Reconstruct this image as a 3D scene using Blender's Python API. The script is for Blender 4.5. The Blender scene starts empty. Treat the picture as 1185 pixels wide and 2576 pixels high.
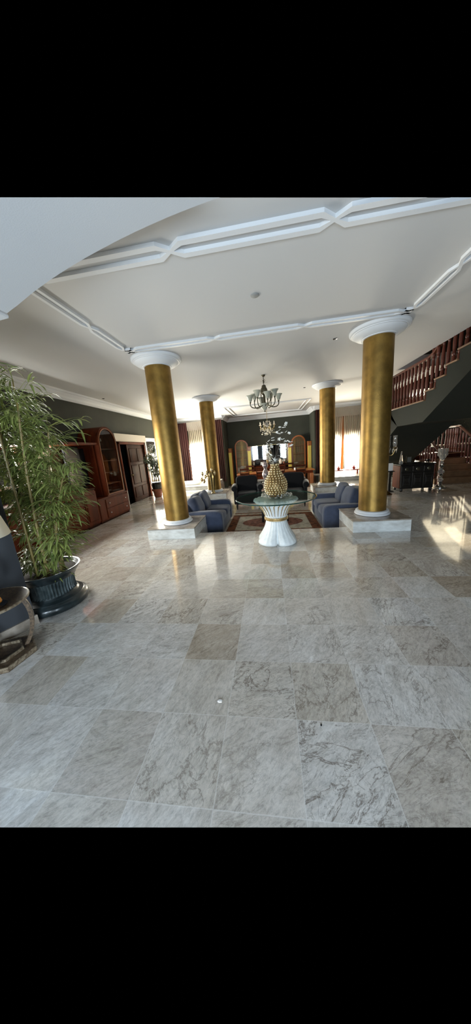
import bpy, bmesh, math, random
from mathutils import Vector, Matrix
PI = math.pi
random.seed(7)
SC = bpy.context.scene
C = SC.collection
V = Vector
P = -0.33            # level of the sunken seating area
CEIL = 3.32
CAM = V((0, 0, 1.6))

# ------------------------------------------------------------------ materials
MATS = {}
def nt(m): return m.node_tree.nodes, m.node_tree.links
def mat(name, col, rough=.5, metal=0., spec=.5, noise=0., nscale=8., col2=None, bump=0., bscale=40., coat=0., emit=None, trans=0., ior=1.45, stretch=None, sheen=0.):
    if name in MATS: return MATS[name]
    m = bpy.data.materials.new(name); m.use_nodes = True
    n, l = nt(m); b = n['Principled BSDF']
    b.inputs['Base Color'].default_value = (*col, 1); b.inputs['Roughness'].default_value = rough
    b.inputs['Metallic'].default_value = metal; b.inputs['Specular IOR Level'].default_value = spec
    b.inputs['Coat Weight'].default_value = coat; b.inputs['Coat Roughness'].default_value = .08
    b.inputs['Transmission Weight'].default_value = trans; b.inputs['IOR'].default_value = ior
    b.inputs['Sheen Weight'].default_value = sheen
    if emit: b.inputs['Emission Color'].default_value = (*emit[:3], 1); b.inputs['Emission Strength'].default_value = emit[3]
    if noise or col2 or bump:
        tc = n.new('ShaderNodeTexCoord'); mp = n.new('ShaderNodeMapping'); l.new(tc.outputs['Object'], mp.inputs['Vector'])
        if stretch: mp.inputs['Scale'].default_value = stretch
    if noise or col2:
        t = n.new('ShaderNodeTexNoise'); t.inputs['Scale'].default_value = nscale; t.inputs['Detail'].default_value = 6; t.inputs['Roughness'].default_value = .6
        l.new(mp.outputs['Vector'], t.inputs['Vector'])
        r = n.new('ShaderNodeValToRGB'); c2 = col2 or tuple(max(0, c * (1 - noise)) for c in col)
        r.color_ramp.elements[0].position = .35; r.color_ramp.elements[1].position = .65
        r.color_ramp.elements[0].color = (*c2, 1); r.color_ramp.elements[1].color = (*col, 1)
        l.new(t.outputs['Fac'], r.inputs['Fac']); l.new(r.outputs['Color'], b.inputs['Base Color'])
    if bump:
        t2 = n.new('ShaderNodeTexNoise'); t2.inputs['Scale'].default_value = bscale; t2.inputs['Detail'].default_value = 3
        l.new(mp.outputs['Vector'], t2.inputs['Vector'])
        bp = n.new('ShaderNodeBump'); bp.inputs['Strength'].default_value = bump; bp.inputs['Distance'].default_value = .01
        l.new(t2.outputs['Fac'], bp.inputs['Height']); l.new(bp.outputs['Normal'], b.inputs['Normal'])
    MATS[name] = m
    return m

def marble_floor():
    m = bpy.data.materials.new('grey_marble_tiles'); m.use_nodes = True
    n, l = nt(m); b = n['Principled BSDF']
    def mth(op, a, bb=None, cc=None):
        q = n.new('ShaderNodeMath'); q.operation = op
        for i, x in enumerate((a, bb, cc)):
            if x is None: continue
            if isinstance(x, (int, float)): q.inputs[i].default_value = x
            else: l.new(x, q.inputs[i])
        return q.outputs[0]
    def vm(op, a, bb=None, s=None):
        q = n.new('ShaderNodeVectorMath'); q.operation = op
        for i, x in enumerate((a, bb)):
            if x is None: continue
            if isinstance(x, tuple): q.inputs[i].default_value = x
            else: l.new(x, q.inputs[i])
        if s is not None: q.inputs['Scale'].default_value = s
        return q.outputs[0]
    def noise(vec, sc, det=6, ro=.6, dist=0.):
        q = n.new('ShaderNodeTexNoise'); q.inputs['Scale'].default_value = sc; q.inputs['Detail'].default_value = det
        q.inputs['Roughness'].default_value = ro; q.inputs['Distortion'].default_value = dist
        l.new(vec, q.inputs['Vector']); return q.outputs['Fac']
    def ramp(f, *st):
        q = n.new('ShaderNodeValToRGB'); e = q.color_ramp.elements
        while len(e) < len(st): e.new(.5)
        for i, (p_, c) in enumerate(st): e[i].position = p_; e[i].color = (*c, 1) if isinstance(c, tuple) else (c, c, c, 1)
        l.new(f, q.inputs['Fac']); return q.outputs['Color']
    def mix(f, a, bb, mode='MIX'):
        q = n.new('ShaderNodeMix'); q.data_type = 'RGBA'; q.blend_type = mode
        for i, x in ((0, f), (6, a), (7, bb)):
            if isinstance(x, (int, float)): q.inputs[i].default_value = x
            elif isinstance(x, tuple): q.inputs[i].default_value = (*x, 1)
            else: l.new(x, q.inputs[i])
        return q.outputs[2]
    tc = n.new('ShaderNodeTexCoord'); pos = tc.outputs['Object']
    sx = n.new('ShaderNodeSeparateXYZ'); l.new(pos, sx.inputs[0])
    u = mth('DIVIDE', mth('SUBTRACT', sx.outputs[0], .084), .42)
    v = mth('DIVIDE', mth('SUBTRACT', sx.outputs[1], .825), .4375)
    cu, cv = mth('FLOOR', u), mth('FLOOR', v)
    fu, fv = mth('FRACT', u), mth('FRACT', v)
    eu = mth('MINIMUM', fu, mth('SUBTRACT', 1., fu)); ev = mth('MINIMUM', fv, mth('SUBTRACT', 1., fv))
    ed = mth('MINIMUM', eu, ev)
    cell = n.new('ShaderNodeCombineXYZ'); l.new(cu, cell.inputs[0]); l.new(cv, cell.inputs[1])
    wn = n.new('ShaderNodeTexWhiteNoise'); wn.noise_dimensions = '2D'; l.new(cell.outputs[0], wn.inputs['Vector'])
    rnd, rc = wn.outputs['Value'], wn.outputs['Color']
    sc3 = n.new('ShaderNodeSeparateColor'); l.new(rc, sc3.inputs[0])
    off = vm('SCALE', rc, s=31.)
    rot = n.new('ShaderNodeVectorRotate'); rot.rotation_type = 'Z_AXIS'
    l.new(vm('ADD', pos, off), rot.inputs['Vector'])
    l.new(mth('ADD', mth('MULTIPLY', sc3.outputs[1], 1.2), .2), rot.inputs['Angle'])
    st = vm('MULTIPLY', rot.outputs[0], (2.4, 1., 1.))
    base = noise(st, 3.4, 12, .74, .7)
    col = ramp(base, (.25, (.38, .36, .335)), (.45, (.54, .525, .5)), (.6, (.64, .635, .62)), (.78, (.8, .8, .795)))
    fine = noise(st, 26, 8, .75, .4)
    col = mix(.75, col, ramp(fine, (.3, .52), (.5, 1.), (.72, 1.3)), 'MULTIPLY')
    # cracks: thin dark veins along the grain; pale ones across it
    n1 = noise(st, 1.7, 9, .62, .8); r1 = mth('ABSOLUTE', mth('SUBTRACT', n1, .5))
    amt = mth('MULTIPLY', mth('POWER', sc3.outputs[2], 1.5), 1.)
    col = mix(mth('MULTIPLY', ramp(r1, (0., 1.), (.006, .5), (.016, 0.)), mth('ADD', mth('MULTIPLY', amt, .75), .12)), col, (.12, .09, .07))
    n2 = noise(vm('ADD', st, (9., 4., 1.)), 3.4, 10, .7, 1.2); r2 = mth('ABSOLUTE', mth('SUBTRACT', n2, .5))
    col = mix(mth('MULTIPLY', ramp(r2, (0., 1.), (.012, .3), (.03, 0.)), .35), col, (.8, .78, .74))
    n3 = noise(vm('ADD', st, (3., 7., 2.)), 5.5, 9, .7, 1.4); r3 = mth('ABSOLUTE', mth('SUBTRACT', n3, .52))
    col = mix(mth('MULTIPLY', ramp(r3, (0., 1.), (.009, .4), (.026, 0.)), mth('ADD', mth('MULTIPLY', amt, .6), .1)), col, (.16, .14, .12))
    # every tile its own tone
    col = mix(1., col, ramp(rnd, (0., (.74, .66, .57)), (.22, (.9, .86, .8)), (.5, (1.0, .98, .96)), (.8, (1.04, 1.05, 1.06)), (1., (.84, .79, .74))), 'MULTIPLY')
    grout = ramp(ed, (0., 1.), (.003, 1.), (.0055, 0.))
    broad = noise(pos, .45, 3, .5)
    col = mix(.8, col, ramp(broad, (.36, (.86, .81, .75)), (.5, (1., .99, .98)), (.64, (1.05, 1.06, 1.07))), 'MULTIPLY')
    col = mix(mth('MULTIPLY', grout, .42), col, (.78, .78, .76))
    l.new(col, b.inputs['Base Color'])
    l.new(ramp(fine, (.3, .13), (.7, .07)), b.inputs['Roughness'])
    b.inputs['Specular IOR Level'].default_value = .6; b.inputs['Coat Weight'].default_value = .5; b.inputs['Coat Roughness'].default_value = .04
    MATS['floor'] = m
    return m

def rug_mat():
    m = bpy.data.materials.new('rug_pile'); m.use_nodes = True
    return m
def cloth(name, col, transl, alpha, rough=.9):
    """Woven cloth that lets light through: diffuse + translucent, open weave = transparent."""
    m = bpy.data.materials.new(name); m.use_nodes = True; n, l = nt(m)
    n.remove(n['Principled BSDF']); out = n['Material Output']
    d = n.new('ShaderNodeBsdfDiffuse'); d.inputs[0].default_value = (*col, 1)
    t = n.new('ShaderNodeBsdfTranslucent'); t.inputs[0].default_value = (*col, 1)
    a = n.new('ShaderNodeBsdfTransparent')
    m1 = n.new('ShaderNodeMixShader'); m1.inputs[0].default_value = transl
    l.new(d.outputs[0], m1.inputs[1]); l.new(t.outputs[0], m1.inputs[2])
    m2 = n.new('ShaderNodeMixShader'); m2.inputs[0].default_value = alpha
    l.new(m1.outputs[0], m2.inputs[1]); l.new(a.outputs[0], m2.inputs[2]); l.new(m2.outputs[0], out.inputs[0])
    MATS[name] = m; return m
def pane_glass(name, tint, amount):
    """Thin window / table glass: mostly see-through, mirror-like at grazing angles."""
    m = bpy.data.materials.new(name); m.use_nodes = True; n, l = nt(m)
    n.remove(n['Principled BSDF']); out = n['Material Output']
    a = n.new('ShaderNodeBsdfTransparent'); a.inputs[0].default_value = (*tint, 1)
    g = n.new('ShaderNodeBsdfGlossy'); g.inputs['Roughness'].default_value = .02
    f = n.new('ShaderNodeLayerWeight'); pw = n.new('ShaderNodeMath'); pw.operation = 'POWER'; pw.inputs[1].default_value = 5.; l.new(f.outputs['Facing'], pw.inputs[0])
    ml = n.new('ShaderNodeMath'); ml.operation = 'MULTIPLY_ADD'; ml.inputs[1].default_value = amount; ml.inputs[2].default_value = .05; l.new(pw.outputs[0], ml.inputs[0])
    mx = n.new('ShaderNodeMixShader'); l.new(ml.outputs[0], mx.inputs[0]); l.new(a.outputs[0], mx.inputs[1]); l.new(g.outputs[0], mx.inputs[2])
    l.new(mx.outputs[0], out.inputs[0]); MATS[name] = m; return m

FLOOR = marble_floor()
CEILM = mat('white_ceiling_paint', (.56, .555, .545), .8, spec=.2)
ARCHM = mat('white_stucco', (.6, .61, .62), .85, spec=.15, bump=.12, bscale=120)
PLASTER = mat('white_plaster', (.7, .71, .72), .55, spec=.3)
STRING = mat('shaded_stringer_paint', (.026, .028, .023), .7, spec=.06)  # darker than the wall green: the stringers' shade is put into the colour
GREEN = mat('dark_green_wall_paint', (.055, .058, .046), .65, spec=.1, noise=.12, nscale=2)
PIERM = mat('charcoal_wall_paint', (.042, .045, .05), .6, spec=.3)
GOLD = mat('gold_leaf_paint', (.3, .178, .042), .44, metal=.75, noise=.35, nscale=5, bump=.12, bscale=60)
MARBLE = mat('pale_marble', (.74, .76, .74), .22, col2=(.52, .52, .49), nscale=5, coat=.2, stretch=(1, 1, 2))
MARBLE2 = mat('brown_marble', (.42, .37, .31), .22, col2=(.22, .18, .14), nscale=6, coat=.2)
WOOD = mat('red_mahogany', (.13, .027, .009), .5, noise=.5, nscale=6, stretch=(1, 1, .15), spec=.06)
WOODD = mat('dark_mahogany', (.04, .012, .006), .55, noise=.5, nscale=6, stretch=(1, 1, .15), spec=.03)
WOODL = mat('amber_wood', (.36, .11, .022), .3, noise=.4, nscale=5, stretch=(1, 1, .15), coat=.25)
STAIRW = mat('baluster_wood', (.1, .024, .012), .35, noise=.3, nscale=8, coat=.08, spec=.3)
TREADW = mat('brown_tread_wood', (.2, .105, .05), .35, noise=.3, nscale=6, coat=.2)
DARK = mat('near_black_carved_wood', (.012, .01, .008), .35, noise=.5, nscale=20, coat=.15, bump=.4, bscale=30)
BLUE = mat('blue_denim_upholstery', (.052, .065, .105), .85, spec=.15, noise=.22, nscale=7, bump=.15, bscale=25, sheen=.25)
BLACKF = mat('black_velvet', (.006, .006, .007), .8, spec=.2, sheen=.1)
BLACK = mat('black_plastic', (.01, .011, .013), .25)
BRASS = mat('aged_brass', (.42, .32, .14), .3, metal=1., noise=.4, nscale=30)
BRONZE = mat('antique_bronze', (.13, .115, .075), .35, metal=.8, noise=.5, nscale=30)
SILVER = mat('polished_silver', (.75, .72, .7), .16, metal=1.)
MIRROR = mat('mirror_silvering', (.82, .84, .82), .02, metal=1.)
OPAL = mat('frosted_green_glass', (.5, .5, .4), .4, noise=.2, nscale=20, trans=.15)
CRYSTAL = mat('cut_crystal', (.95, .93, .88), .05, trans=.85, ior=1.5, coat=.4)
GLASSG = pane_glass('green_tinted_table_glass', (.86, .93, .9), .55)
GLASSW = pane_glass('cabinet_glass', (.95, .96, .94), .35)
GLASSE = mat('bevelled_glass_edge', (.02, .06, .05), .12, spec=.4)
CARVE = mat('white_painted_carving', (.8, .83, .82), .45, noise=.12, nscale=18, coat=.1)
GILT = mat('worn_gilt', (.62, .44, .2), .35, metal=.6, noise=.4, nscale=30)
PEARL = mat('gold_pearl_studs', (.85, .7, .42), .2, metal=.85, col2=(.42, .27, .1), nscale=9, coat=.4)
LEAF = mat('bamboo_leaf', (.3, .33, .085), .5, col2=(.09, .125, .03), nscale=6)
LEAF2 = mat('ficus_leaf', (.075, .12, .03), .35, col2=(.025, .05, .014), nscale=9)
CANE = mat('bamboo_cane', (.27, .2, .06), .4, noise=.35, nscale=10)
BARK = mat('grey_bark', (.06, .045, .032), .8, noise=.4, nscale=30)
PETAL = mat('white_petal', (.85, .84, .78), .5)
TERRA = mat('terracotta', (.26, .075, .035), .6, noise=.25, nscale=12)
SOIL = mat('potting_soil', (.03, .022, .014), .95, bump=.6, bscale=60)
TEAL = mat('verdigris_glaze', (.022, .031, .033), .3, col2=(.006, .009, .01), nscale=7, coat=.2)
INLAY = mat('mother_of_pearl_inlay', (.13, .085, .048), .4, col2=(.03, .018, .01), nscale=55, coat=.3)
INLAYW = mat('pale_bone_inlay', (.27, .22, .15), .4, col2=(.08, .05, .028), nscale=45, coat=.2)
AMBER = mat('amber_glass', (.6, .22, .03), .15, noise=.5, nscale=30, coat=.5)
SHADE = mat('cream_lamp_shade', (.78, .72, .58), .8)
BURG = mat('burgundy_drape', (.04, .013, .011), .8, noise=.3, nscale=3, stretch=(6, 6, .3), sheen=.05, spec=.1)
BEIGE = mat('beige_curtain', (.28, .22, .13), .85, noise=.2, nscale=4)
SHEER = cloth('sheer_net_curtain', (.66, .58, .46), .7, .13)
SHEERT = cloth('gathered_net_pelmet', (.55, .49, .42), .5, .03)
CREAM = mat('cream_wood_paint', (.72, .64, .52), .5)
WHITEP = mat('white_gloss_paint', (.82, .81, .78), .35)
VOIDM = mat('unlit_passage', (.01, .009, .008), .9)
RED = mat('red_flower', (.55, .03, .03), .5)
REDW = mat('red_lacquer', (.25, .03, .02), .3, coat=.3)

# ------------------------------------------------------------------ mesh helpers
def link(o, parent=None):
    C.objects.link(o)
    if parent: o.parent = parent
    return o
def obj(name, bm, m, parent=None, smooth=False, loc=None):
    bmesh.ops.recalc_face_normals(bm, faces=bm.faces)
    me = bpy.data.meshes.new(name); bm.to_mesh(me); bm.free()
    me.materials.append(m)
    if smooth:
        for p_ in me.polygons: p_.use_smooth = True
        if smooth != 'all':
            try: me.set_sharp_from_angle(angle=math.radians(40))
            except Exception: pass
    o = bpy.data.objects.new(name, me)
    if loc: o.location = loc
    return link(o, parent)
def thing(name, label, cat, loc=(0, 0, 0), rz=0., group=None):
    o = bpy.data.objects.new(name, None); o.empty_display_size = .1; C.objects.link(o)
    o.location = loc; o.rotation_euler = (0, 0, rz); o['label'] = label; o['category'] = cat
    if group: o['group'] = group
    return o
def tag(o, label, cat, group=None, kind=None):
    o['label'] = label; o['category'] = cat
    if group: o['group'] = group
    if kind: o['kind'] = kind
    return o
def struct(name, bm, m, **k):
    o = obj(name, bm, m, **k); o['kind'] = 'structure'; return o
def dup(root, loc, rz=0., label=None, group=None):
    r = root.copy(); C.objects.link(r); r.location = loc; r.rotation_euler = (0, 0, rz)
    if label: r['label'] = label
    if group: r['group'] = group
    for ch in list(root.children):
        c = ch.copy(); C.objects.link(c); c.parent = r
        for g in list(ch.children):
            d = g.copy(); C.objects.link(d); d.parent = c
    return r
def BM(): return bmesh.new()
def box(bm, x0, x1, y0, y1, z0, z1, bev=0., seg=1, M=None):
    vs = [bm.verts.new(c) for c in ((x0,y0,z0),(x1,y0,z0),(x1,y1,z0),(x0,y1,z0),(x0,y0,z1),(x1,y0,z1),(x1,y1,z1),(x0,y1,z1))]
    fs = [bm.faces.new([vs[i] for i in f]) for f in ((0,3,2,1),(4,5,6,7),(0,1,5,4),(1,2,6,5),(2,3,7,6),(3,0,4,7))]
    if bev:
        es = list({e for f in fs for e in f.edges})
        r = bmesh.ops.bevel(bm, geom=es, offset=bev, segments=seg, profile=.5, affect='EDGES')
        vs = list({v for f in r['faces'] for v in f.verts} | {v for v in vs if v.is_valid})
    if M is not None:
        bmesh.ops.transform(bm, matrix=M, verts=[v for v in vs if v.is_valid])
    return bm
def lathe(bm, prof, c=(0, 0, 0), n=24, M=None, flute=None):
    rings = []
    for k, (r, z) in enumerate(prof):
        ring = []
        for i in range(n):
            a = 2 * PI * i / n; rr = r
            if flute and flute[0] <= k <= flute[1]: rr = r * (1 - flute[2] * (i % 2))
            p_ = V((rr * math.cos(a), rr * math.sin(a), z))
            if M is not None: p_ = M @ p_
            ring.append(bm.verts.new(p_ + V(c)))
        rings.append(ring)
    for a, b in zip(rings, rings[1:]):
        for i in range(n):
            bm.faces.new((a[i], a[(i + 1) % n], b[(i + 1) % n], b[i]))
    if prof[0] == prof[-1]: return bm
    if prof[0][0] > 1e-6: bm.faces.new(rings[0])
    if prof[-1][0] > 1e-6: bm.faces.new(rings[-1])
    return bm
def tube(bm, pts, rad, n=8, cap=True):
    pts = [V(p_) for p_ in pts]; rings = []
    up = V((0, 0, 1)); last = None
    for i, p_ in enumerate(pts):
        d = (pts[min(i + 1, len(pts) - 1)] - pts[max(i - 1, 0)]).normalized()
        if last is None:
            a = d.cross(up if abs(d.z) < .9 else V((1, 0, 0))).normalized()
        else:
            a = (last - d * last.dot(d)).normalized()
        last = a; b = d.cross(a)
        r = rad[i] if isinstance(rad, (list, tuple)) else rad
        rings.append([bm.verts.new(p_ + (a * math.cos(2 * PI * k / n) + b * math.sin(2 * PI * k / n)) * r) for k in range(n)])
    for a, b in zip(rings, rings[1:]):
        for i in range(n): bm.faces.new((a[i], a[(i + 1) % n], b[(i + 1) % n], b[i]))
    if cap: bm.faces.new(rings[0]); bm.faces.new(rings[-1])
    return bm
def bez(p0, p1, p2, p3, n=10):
    p0, p1, p2, p3 = map(V, (p0, p1, p2, p3)); out = []
    for i in range(n + 1):
        t = i / n; s = 1 - t
        out.append(p0 * s**3 + p1 * 3 * s * s * t + p2 * 3 * s * t * t + p3 * t**3)
    return out
def prism(bm, poly, a0, a1, axis='z'):
    """poly: 2-D outline; extruded along axis between a0 and a1 (x: poly is (y,z); y: poly is (x,z); z: poly is (x,y))."""
    def mk(p_, a): return {'z': (p_[0], p_[1], a), 'y': (p_[0], a, p_[1]), 'x': (a, p_[0], p_[1])}[axis]
    A = [bm.verts.new(mk(p_, a0)) for p_ in poly]; B = [bm.verts.new(mk(p_, a1)) for p_ in poly]
    n = len(poly)
    bm.faces.new(A); bm.faces.new(B)
    for i in range(n): bm.faces.new((A[i], A[(i + 1) % n], B[(i + 1) % n], B[i]))
    return bm
def ring_prism(bm, outer, inner, a0, a1, axis='z'):
    def mk(p_, a): return {'z': (p_[0], p_[1], a), 'y': (p_[0], a, p_[1]), 'x': (a, p_[0], p_[1])}[axis]
    L = [[bm.verts.new(mk(p_, a)) for p_ in q] for a in (a0, a1) for q in (outer, inner)]
    n = len(outer)
    for i in range(n):
        j = (i + 1) % n
        bm.faces.new((L[0][i], L[0][j], L[1][j], L[1][i])); bm.faces.new((L[2][i], L[2][j], L[3][j], L[3][i]))
        bm.faces.new((L[0][i], L[0][j], L[2][j], L[2][i])); bm.faces.new((L[1][i], L[1][j], L[3][j], L[3][i]))
    return bm
def sgn(x, e): return math.copysign(abs(x) ** e, x)
def puff(bm, c, s, e=.45, rot=None, nu=20, nv=12, wob=0., seed=0):
    """Soft cushion: a super-ellipsoid with a little unevenness."""
    rn = random.Random(seed); ph = [rn.uniform(0, 6) for _ in range(6)]
    M = (rot or Matrix.Identity(3)); rows = []
    for j in range(nv + 1):
        t = -PI / 2 + PI * j / nv; row = []
        for i in range(nu):
            a = 2 * PI * i / nu
            p_ = V((sgn(math.cos(t), e) * sgn(math.cos(a), e), sgn(math.cos(t), e) * sgn(math.sin(a), e), sgn(math.sin(t), e * 1.3)))
            w = 1 + wob * (math.sin(5 * p_.x + ph[0]) + math.sin(6 * p_.y + ph[1]) + math.sin(7 * p_.z + ph[2])) / 3
            row.append(bm.verts.new(M @ V((p_.x * s[0] * w, p_.y * s[1] * w, p_.z * s[2] * w)) + V(c)))
            if j in (0, nv): break
        rows.append(row)
    for a, b in zip(rows, rows[1:]):
        for i in range(nu):
            k = (i + 1) % nu
            if len(a) == 1: bm.faces.new((a[0], b[k], b[i]))
            elif len(b) == 1: bm.faces.new((a[i], a[k], b[0]))
            else: bm.faces.new((a[i], a[k], b[k], b[i]))
    return bm
def ball(bm, c, r, n=8, sq=1.): return puff(bm, c, (r, r, r * sq), 1., nu=n, nv=max(4, n // 2 + 1))
def leaf(bm, p_, d, length, width, droop, up=V((0, 0, 1))):
    """A narrow folded blade that bends over along its length."""
    d = V(d).normalized(); s = d.cross(up)
    s = s.normalized() if s.length > 1e-3 else V((1, 0, 0))
    pr = None; q = V(p_)
    for k in range(5):
        t = k / 4; w = width * (0.25 + 1.9 * t - 2.15 * t * t) if k < 4 else 0.002
        nrm = s.cross(d)
        row = [bm.verts.new(q - s * w + nrm * w * .35), bm.verts.new(q), bm.verts.new(q + s * w + nrm * w * .35)]
        if pr:
            bm.faces.new((pr[0], pr[1], row[1], row[0])); bm.faces.new((pr[1], pr[2], row[2], row[1]))
        pr = row; q = q + d * (length / 4); d = (d + V((0, 0, -droop))).normalized()
def clip_frame(bm):
    """The photograph shows the room only up to here: the modelled ceiling and arch end at this plane through the viewpoint."""
    bmesh.ops.bisect_plane(bm, geom=bm.verts[:] + bm.edges[:] + bm.faces[:], plane_co=CAM, plane_no=V((.13719327, -.58618166, .79847922)), clear_outer=True)
    return bm
# ------------------------------------------------------------------ the setting
def rects(bm, lst, z, flip=False):
    for x0, x1, y0, y1 in lst:
        bm.faces.new([bm.verts.new(c) for c in ((x0, y0, z), (x1, y0, z), (x1, y1, z), (x0, y1, z))])
XL, YW, YF, XR = -4.95, 13.85, 15.4, 8.6
PX0, PX1, PI0, PI1 = -2.44, 2.44, -1.48, 1.41      # pit, and its neck between the pedestals
# floor: upper level with the sunken area left out, and the risers round it
bm = BM()
fe = lambda x: .794 + .0820 * x                      # where the photographed floor begins
bm.faces.new([bm.verts.new(c) for c in ((-5, fe(-5), 0), (XR, fe(XR), 0), (XR, 5., 0), (-5, 5., 0))])
rects(bm, [(-5, PX0, 5, YW), (PX1, XR, 5, YW), (PX0, PI0, 5, 5.62), (PI1, PX1, 5, 5.62), (PX0, PI0, 8.55, 9.5), (PI1, PX1, 8.55, 9.5)], 0.)
loop = [(PI0, 5), (PI0, 5.62), (PX0, 5.62), (PX0, 8.55), (PI0, 8.55), (PI0, 9.5), (PX0, 9.5), (PX0, YW)]
for lp in (loop, [(-x if abs(x) > 2 else PI1, y) for x, y in loop]):
    for a, b in zip(lp, lp[1:]):
        bm.faces.new([bm.verts.new(c) for c in ((*a, P), (*b, P), (*b, 0), (*a, 0))])
bm.faces.new([bm.verts.new(c) for c in ((PI0, 5, P), (PI1, 5, P), (PI1, 5, 0), (PI0, 5, 0))])
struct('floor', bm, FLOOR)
bm = BM(); rects(bm, [(PX0, PX1, 5, YW), (-2.25, 2.25, YW, YF)], P)
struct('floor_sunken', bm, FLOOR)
# ceiling with the stair opening left out
bm = BM(); ce = lambda x: max(2.12, 2.3446 + .2343 * x)
OX0, OX1, OY0, OY1 = 3.53, 4.95, 2.9, 8.25
UP = 5.2
xs = [-5, -2.6, -.96, 0, 1.5, OX0, OX1, XR]
for a, b in zip(xs, xs[1:]):
    ye = {OX0: OY1, OX1: 12.}.get(a)
    segs = [(ce(a), ce(b), OY0, OY0), (OY0, OY0, ye, ye), (ye, ye, 15.5, 15.5)] if ye else [(ce(a), ce(b), 15.5, 15.5)]
    for k, (y0, y1, y2, y3) in enumerate(segs):
        if ye and k == 1: continue
        if y2 <= min(y0, y1): continue
        bm.faces.new([bm.verts.new(c) for c in ((a, y0, CEIL), (b, y1, CEIL), (b, y3, CEIL), (a, y2, CEIL))])
for a, b in (((OX0, OY0), (OX0, OY1)), ((OX0, OY1), (OX1, OY1)), ((OX1, OY1), (OX1, 12.))):
    bm.faces.new([bm.verts.new(c) for c in ((*a, CEIL), (*b, CEIL), (*b, CEIL + .3), (*a, CEIL + .3))])
clip_frame(bm); struct('ceiling', bm, CEILM)
bm = BM()                                             # the storey above, seen through the stair opening
box(bm, 3.3, 8.75, 2.7, 12.15, UP, UP + .1); box(bm, 3.4, 4.85, 8.25, 8.35, CEIL + .3, UP); box(bm, 4.85, 4.95, 8.25, 12, CEIL + .3, UP); box(bm, 3.3, 3.4, 2.9, 8.35, CEIL + .02, UP); box(bm, 3.3, 8.6, 2.8, 2.9, CEIL + .02, UP)
clip_frame(bm); struct('wall_upper_landing', bm, GREEN)
# walls (boxes round their openings)
def wall_x(name, x0, x1, ya, yb, z0, z1, holes, m):
    bm = BM(); y = ya
    for h0, h1, b0, b1 in sorted(holes):
        box(bm, x0, x1, y, h0, z0, z1)
        if b0 > z0: box(bm, x0, x1, h0, h1, z0, b0)
        if b1 < z1: box(bm, x0, x1, h0, h1, b1, z1)
        y = h1
    box(bm, x0, x1, y, yb, z0, z1); return struct(name, bm, m)
def wall_y(name, y0, y1, xa, xb, z0, z1, holes, m):
    bm = BM(); x = xa
    for h0, h1, b0, b1 in sorted(holes):
        box(bm, x, h0, y0, y1, z0, z1)
        if b0 > z0: box(bm, h0, h1, y0, y1, z0, b0)
        if b1 < z1: box(bm, h0, h1, y0, y1, b1, z1)
        x = h1
    box(bm, x, xb, y0, y1, z0, z1); return struct(name, bm, m)
wall_x('wall_left', XL - .15, XL, 1.5, YW, 0, CEIL, [(2.9, 5.75, 1.2, 2.06), (8.5, 10.26, 0, 2.16), (10.46, 12.9, .1, 2.3)], GREEN)
wall_y('wall_back_left', YW, YW + .15, XL - .15, -2.25, P, CEIL, [(-4.42, -2.75, .26, 1.85)], GREEN)
wall_y('wall_back_right', YW, YW + .15, 2.25, 4.6, P, CEIL, [(2.6, 4.3, .14, 1.66)], GREEN)
wall_y('wall_far', YF, YF + .15, -2.4, 2.4, P, CEIL, [], GREEN)
bm = BM(); box(bm, -2.4, -2.25, YW + .15, YF, P, CEIL); struct('wall_alcove_left', bm, GREEN)
bm = BM(); box(bm, 2.25, 2.4, YW + .15, YF, P, CEIL); struct('wall_alcove_right', bm, GREEN)
bm = BM(); box(bm, 4.45, 4.6, 12.15, YW, 0, CEIL); struct('wall_stairwell_side', bm, GREEN)
wall_y('wall_stairwell', 12, 12.15, 4.45, XR, 0, UP, [(5.6, 8.35, 1.05, 4.3)], GREEN)
bm = BM(); box(bm, XR, XR + .15, 2.8, 12.15, 0, UP); clip_frame(bm); struct('wall_right', bm, GREEN)
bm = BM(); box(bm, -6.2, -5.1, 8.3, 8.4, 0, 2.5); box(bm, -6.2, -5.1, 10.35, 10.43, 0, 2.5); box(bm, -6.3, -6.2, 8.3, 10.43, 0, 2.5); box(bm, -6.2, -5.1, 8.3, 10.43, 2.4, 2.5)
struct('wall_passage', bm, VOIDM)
# arch between the entrance and the hall: curved underside, its springing block and the pier below
curve = [(-1.954, 2.765), (-1.854, 2.802), (-1.684, 2.872), (-1.525, 2.928), (-1.38, 2.972), (-1.223, 3.015), (-1.09, 3.048), (-.96, 3.077), (-.84, 3.102), (-.717, 3.124), (-.6, 3.144), (-.487, 3.16), (-.322, 3.181), (-.215, 3.192), (-.1, 3.203), (.1, 3.215), (.4, 3.225)]
bm = BM(); rows = []
for y, dz in ((2.12, .012), (2.112, 0), (1.9, 0), (1.6, 0), (1.3, 0), (1.0, 0), (.6, 0)):
    rows.append([bm.verts.new((x, y, z + dz)) for x, z in curve])
for a, b in zip(rows, rows[1:]):
    for i in range(len(curve) - 1): bm.faces.new((a[i], a[i + 1], b[i + 1], b[i]))
top = [bm.verts.new((x, 2.12, 3.4)) for x, z in curve]
for i in range(len(curve) - 1): bm.faces.new((rows[0][i], rows[0][i + 1], top[i + 1], top[i]))
clip_frame(bm); o = struct('wall_arch', bm, ARCHM, smooth=True)
bm = BM()
prism(bm, [(-2.75, 2.765), (-1.956, 2.765), (-1.951, 2.75), (-1.956, 2.736), (-2.03, 2.731), (-2.12, 2.70), (-2.3, 2.62), (-2.5, 2.55), (-2.75, 2.55)], 1.0, 2.12, 'y')
struct('trim_arch_springer', bm, ARCHM)
bm = BM(); prism(bm, [(-3.4, 1.1), (-2.93, 1.06), (-2.49, 2.12), (-3.4, 2.12)], 0, 2.6); struct('wall_pier', bm, PIERM)
bm = BM(); prism(bm, [(-2.935, 1.05), (-2.915, 1.04), (-2.468, 2.128), (-2.49, 2.13)], 0, .1); struct('baseboard_pier', bm, MARBLE2)
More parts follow.
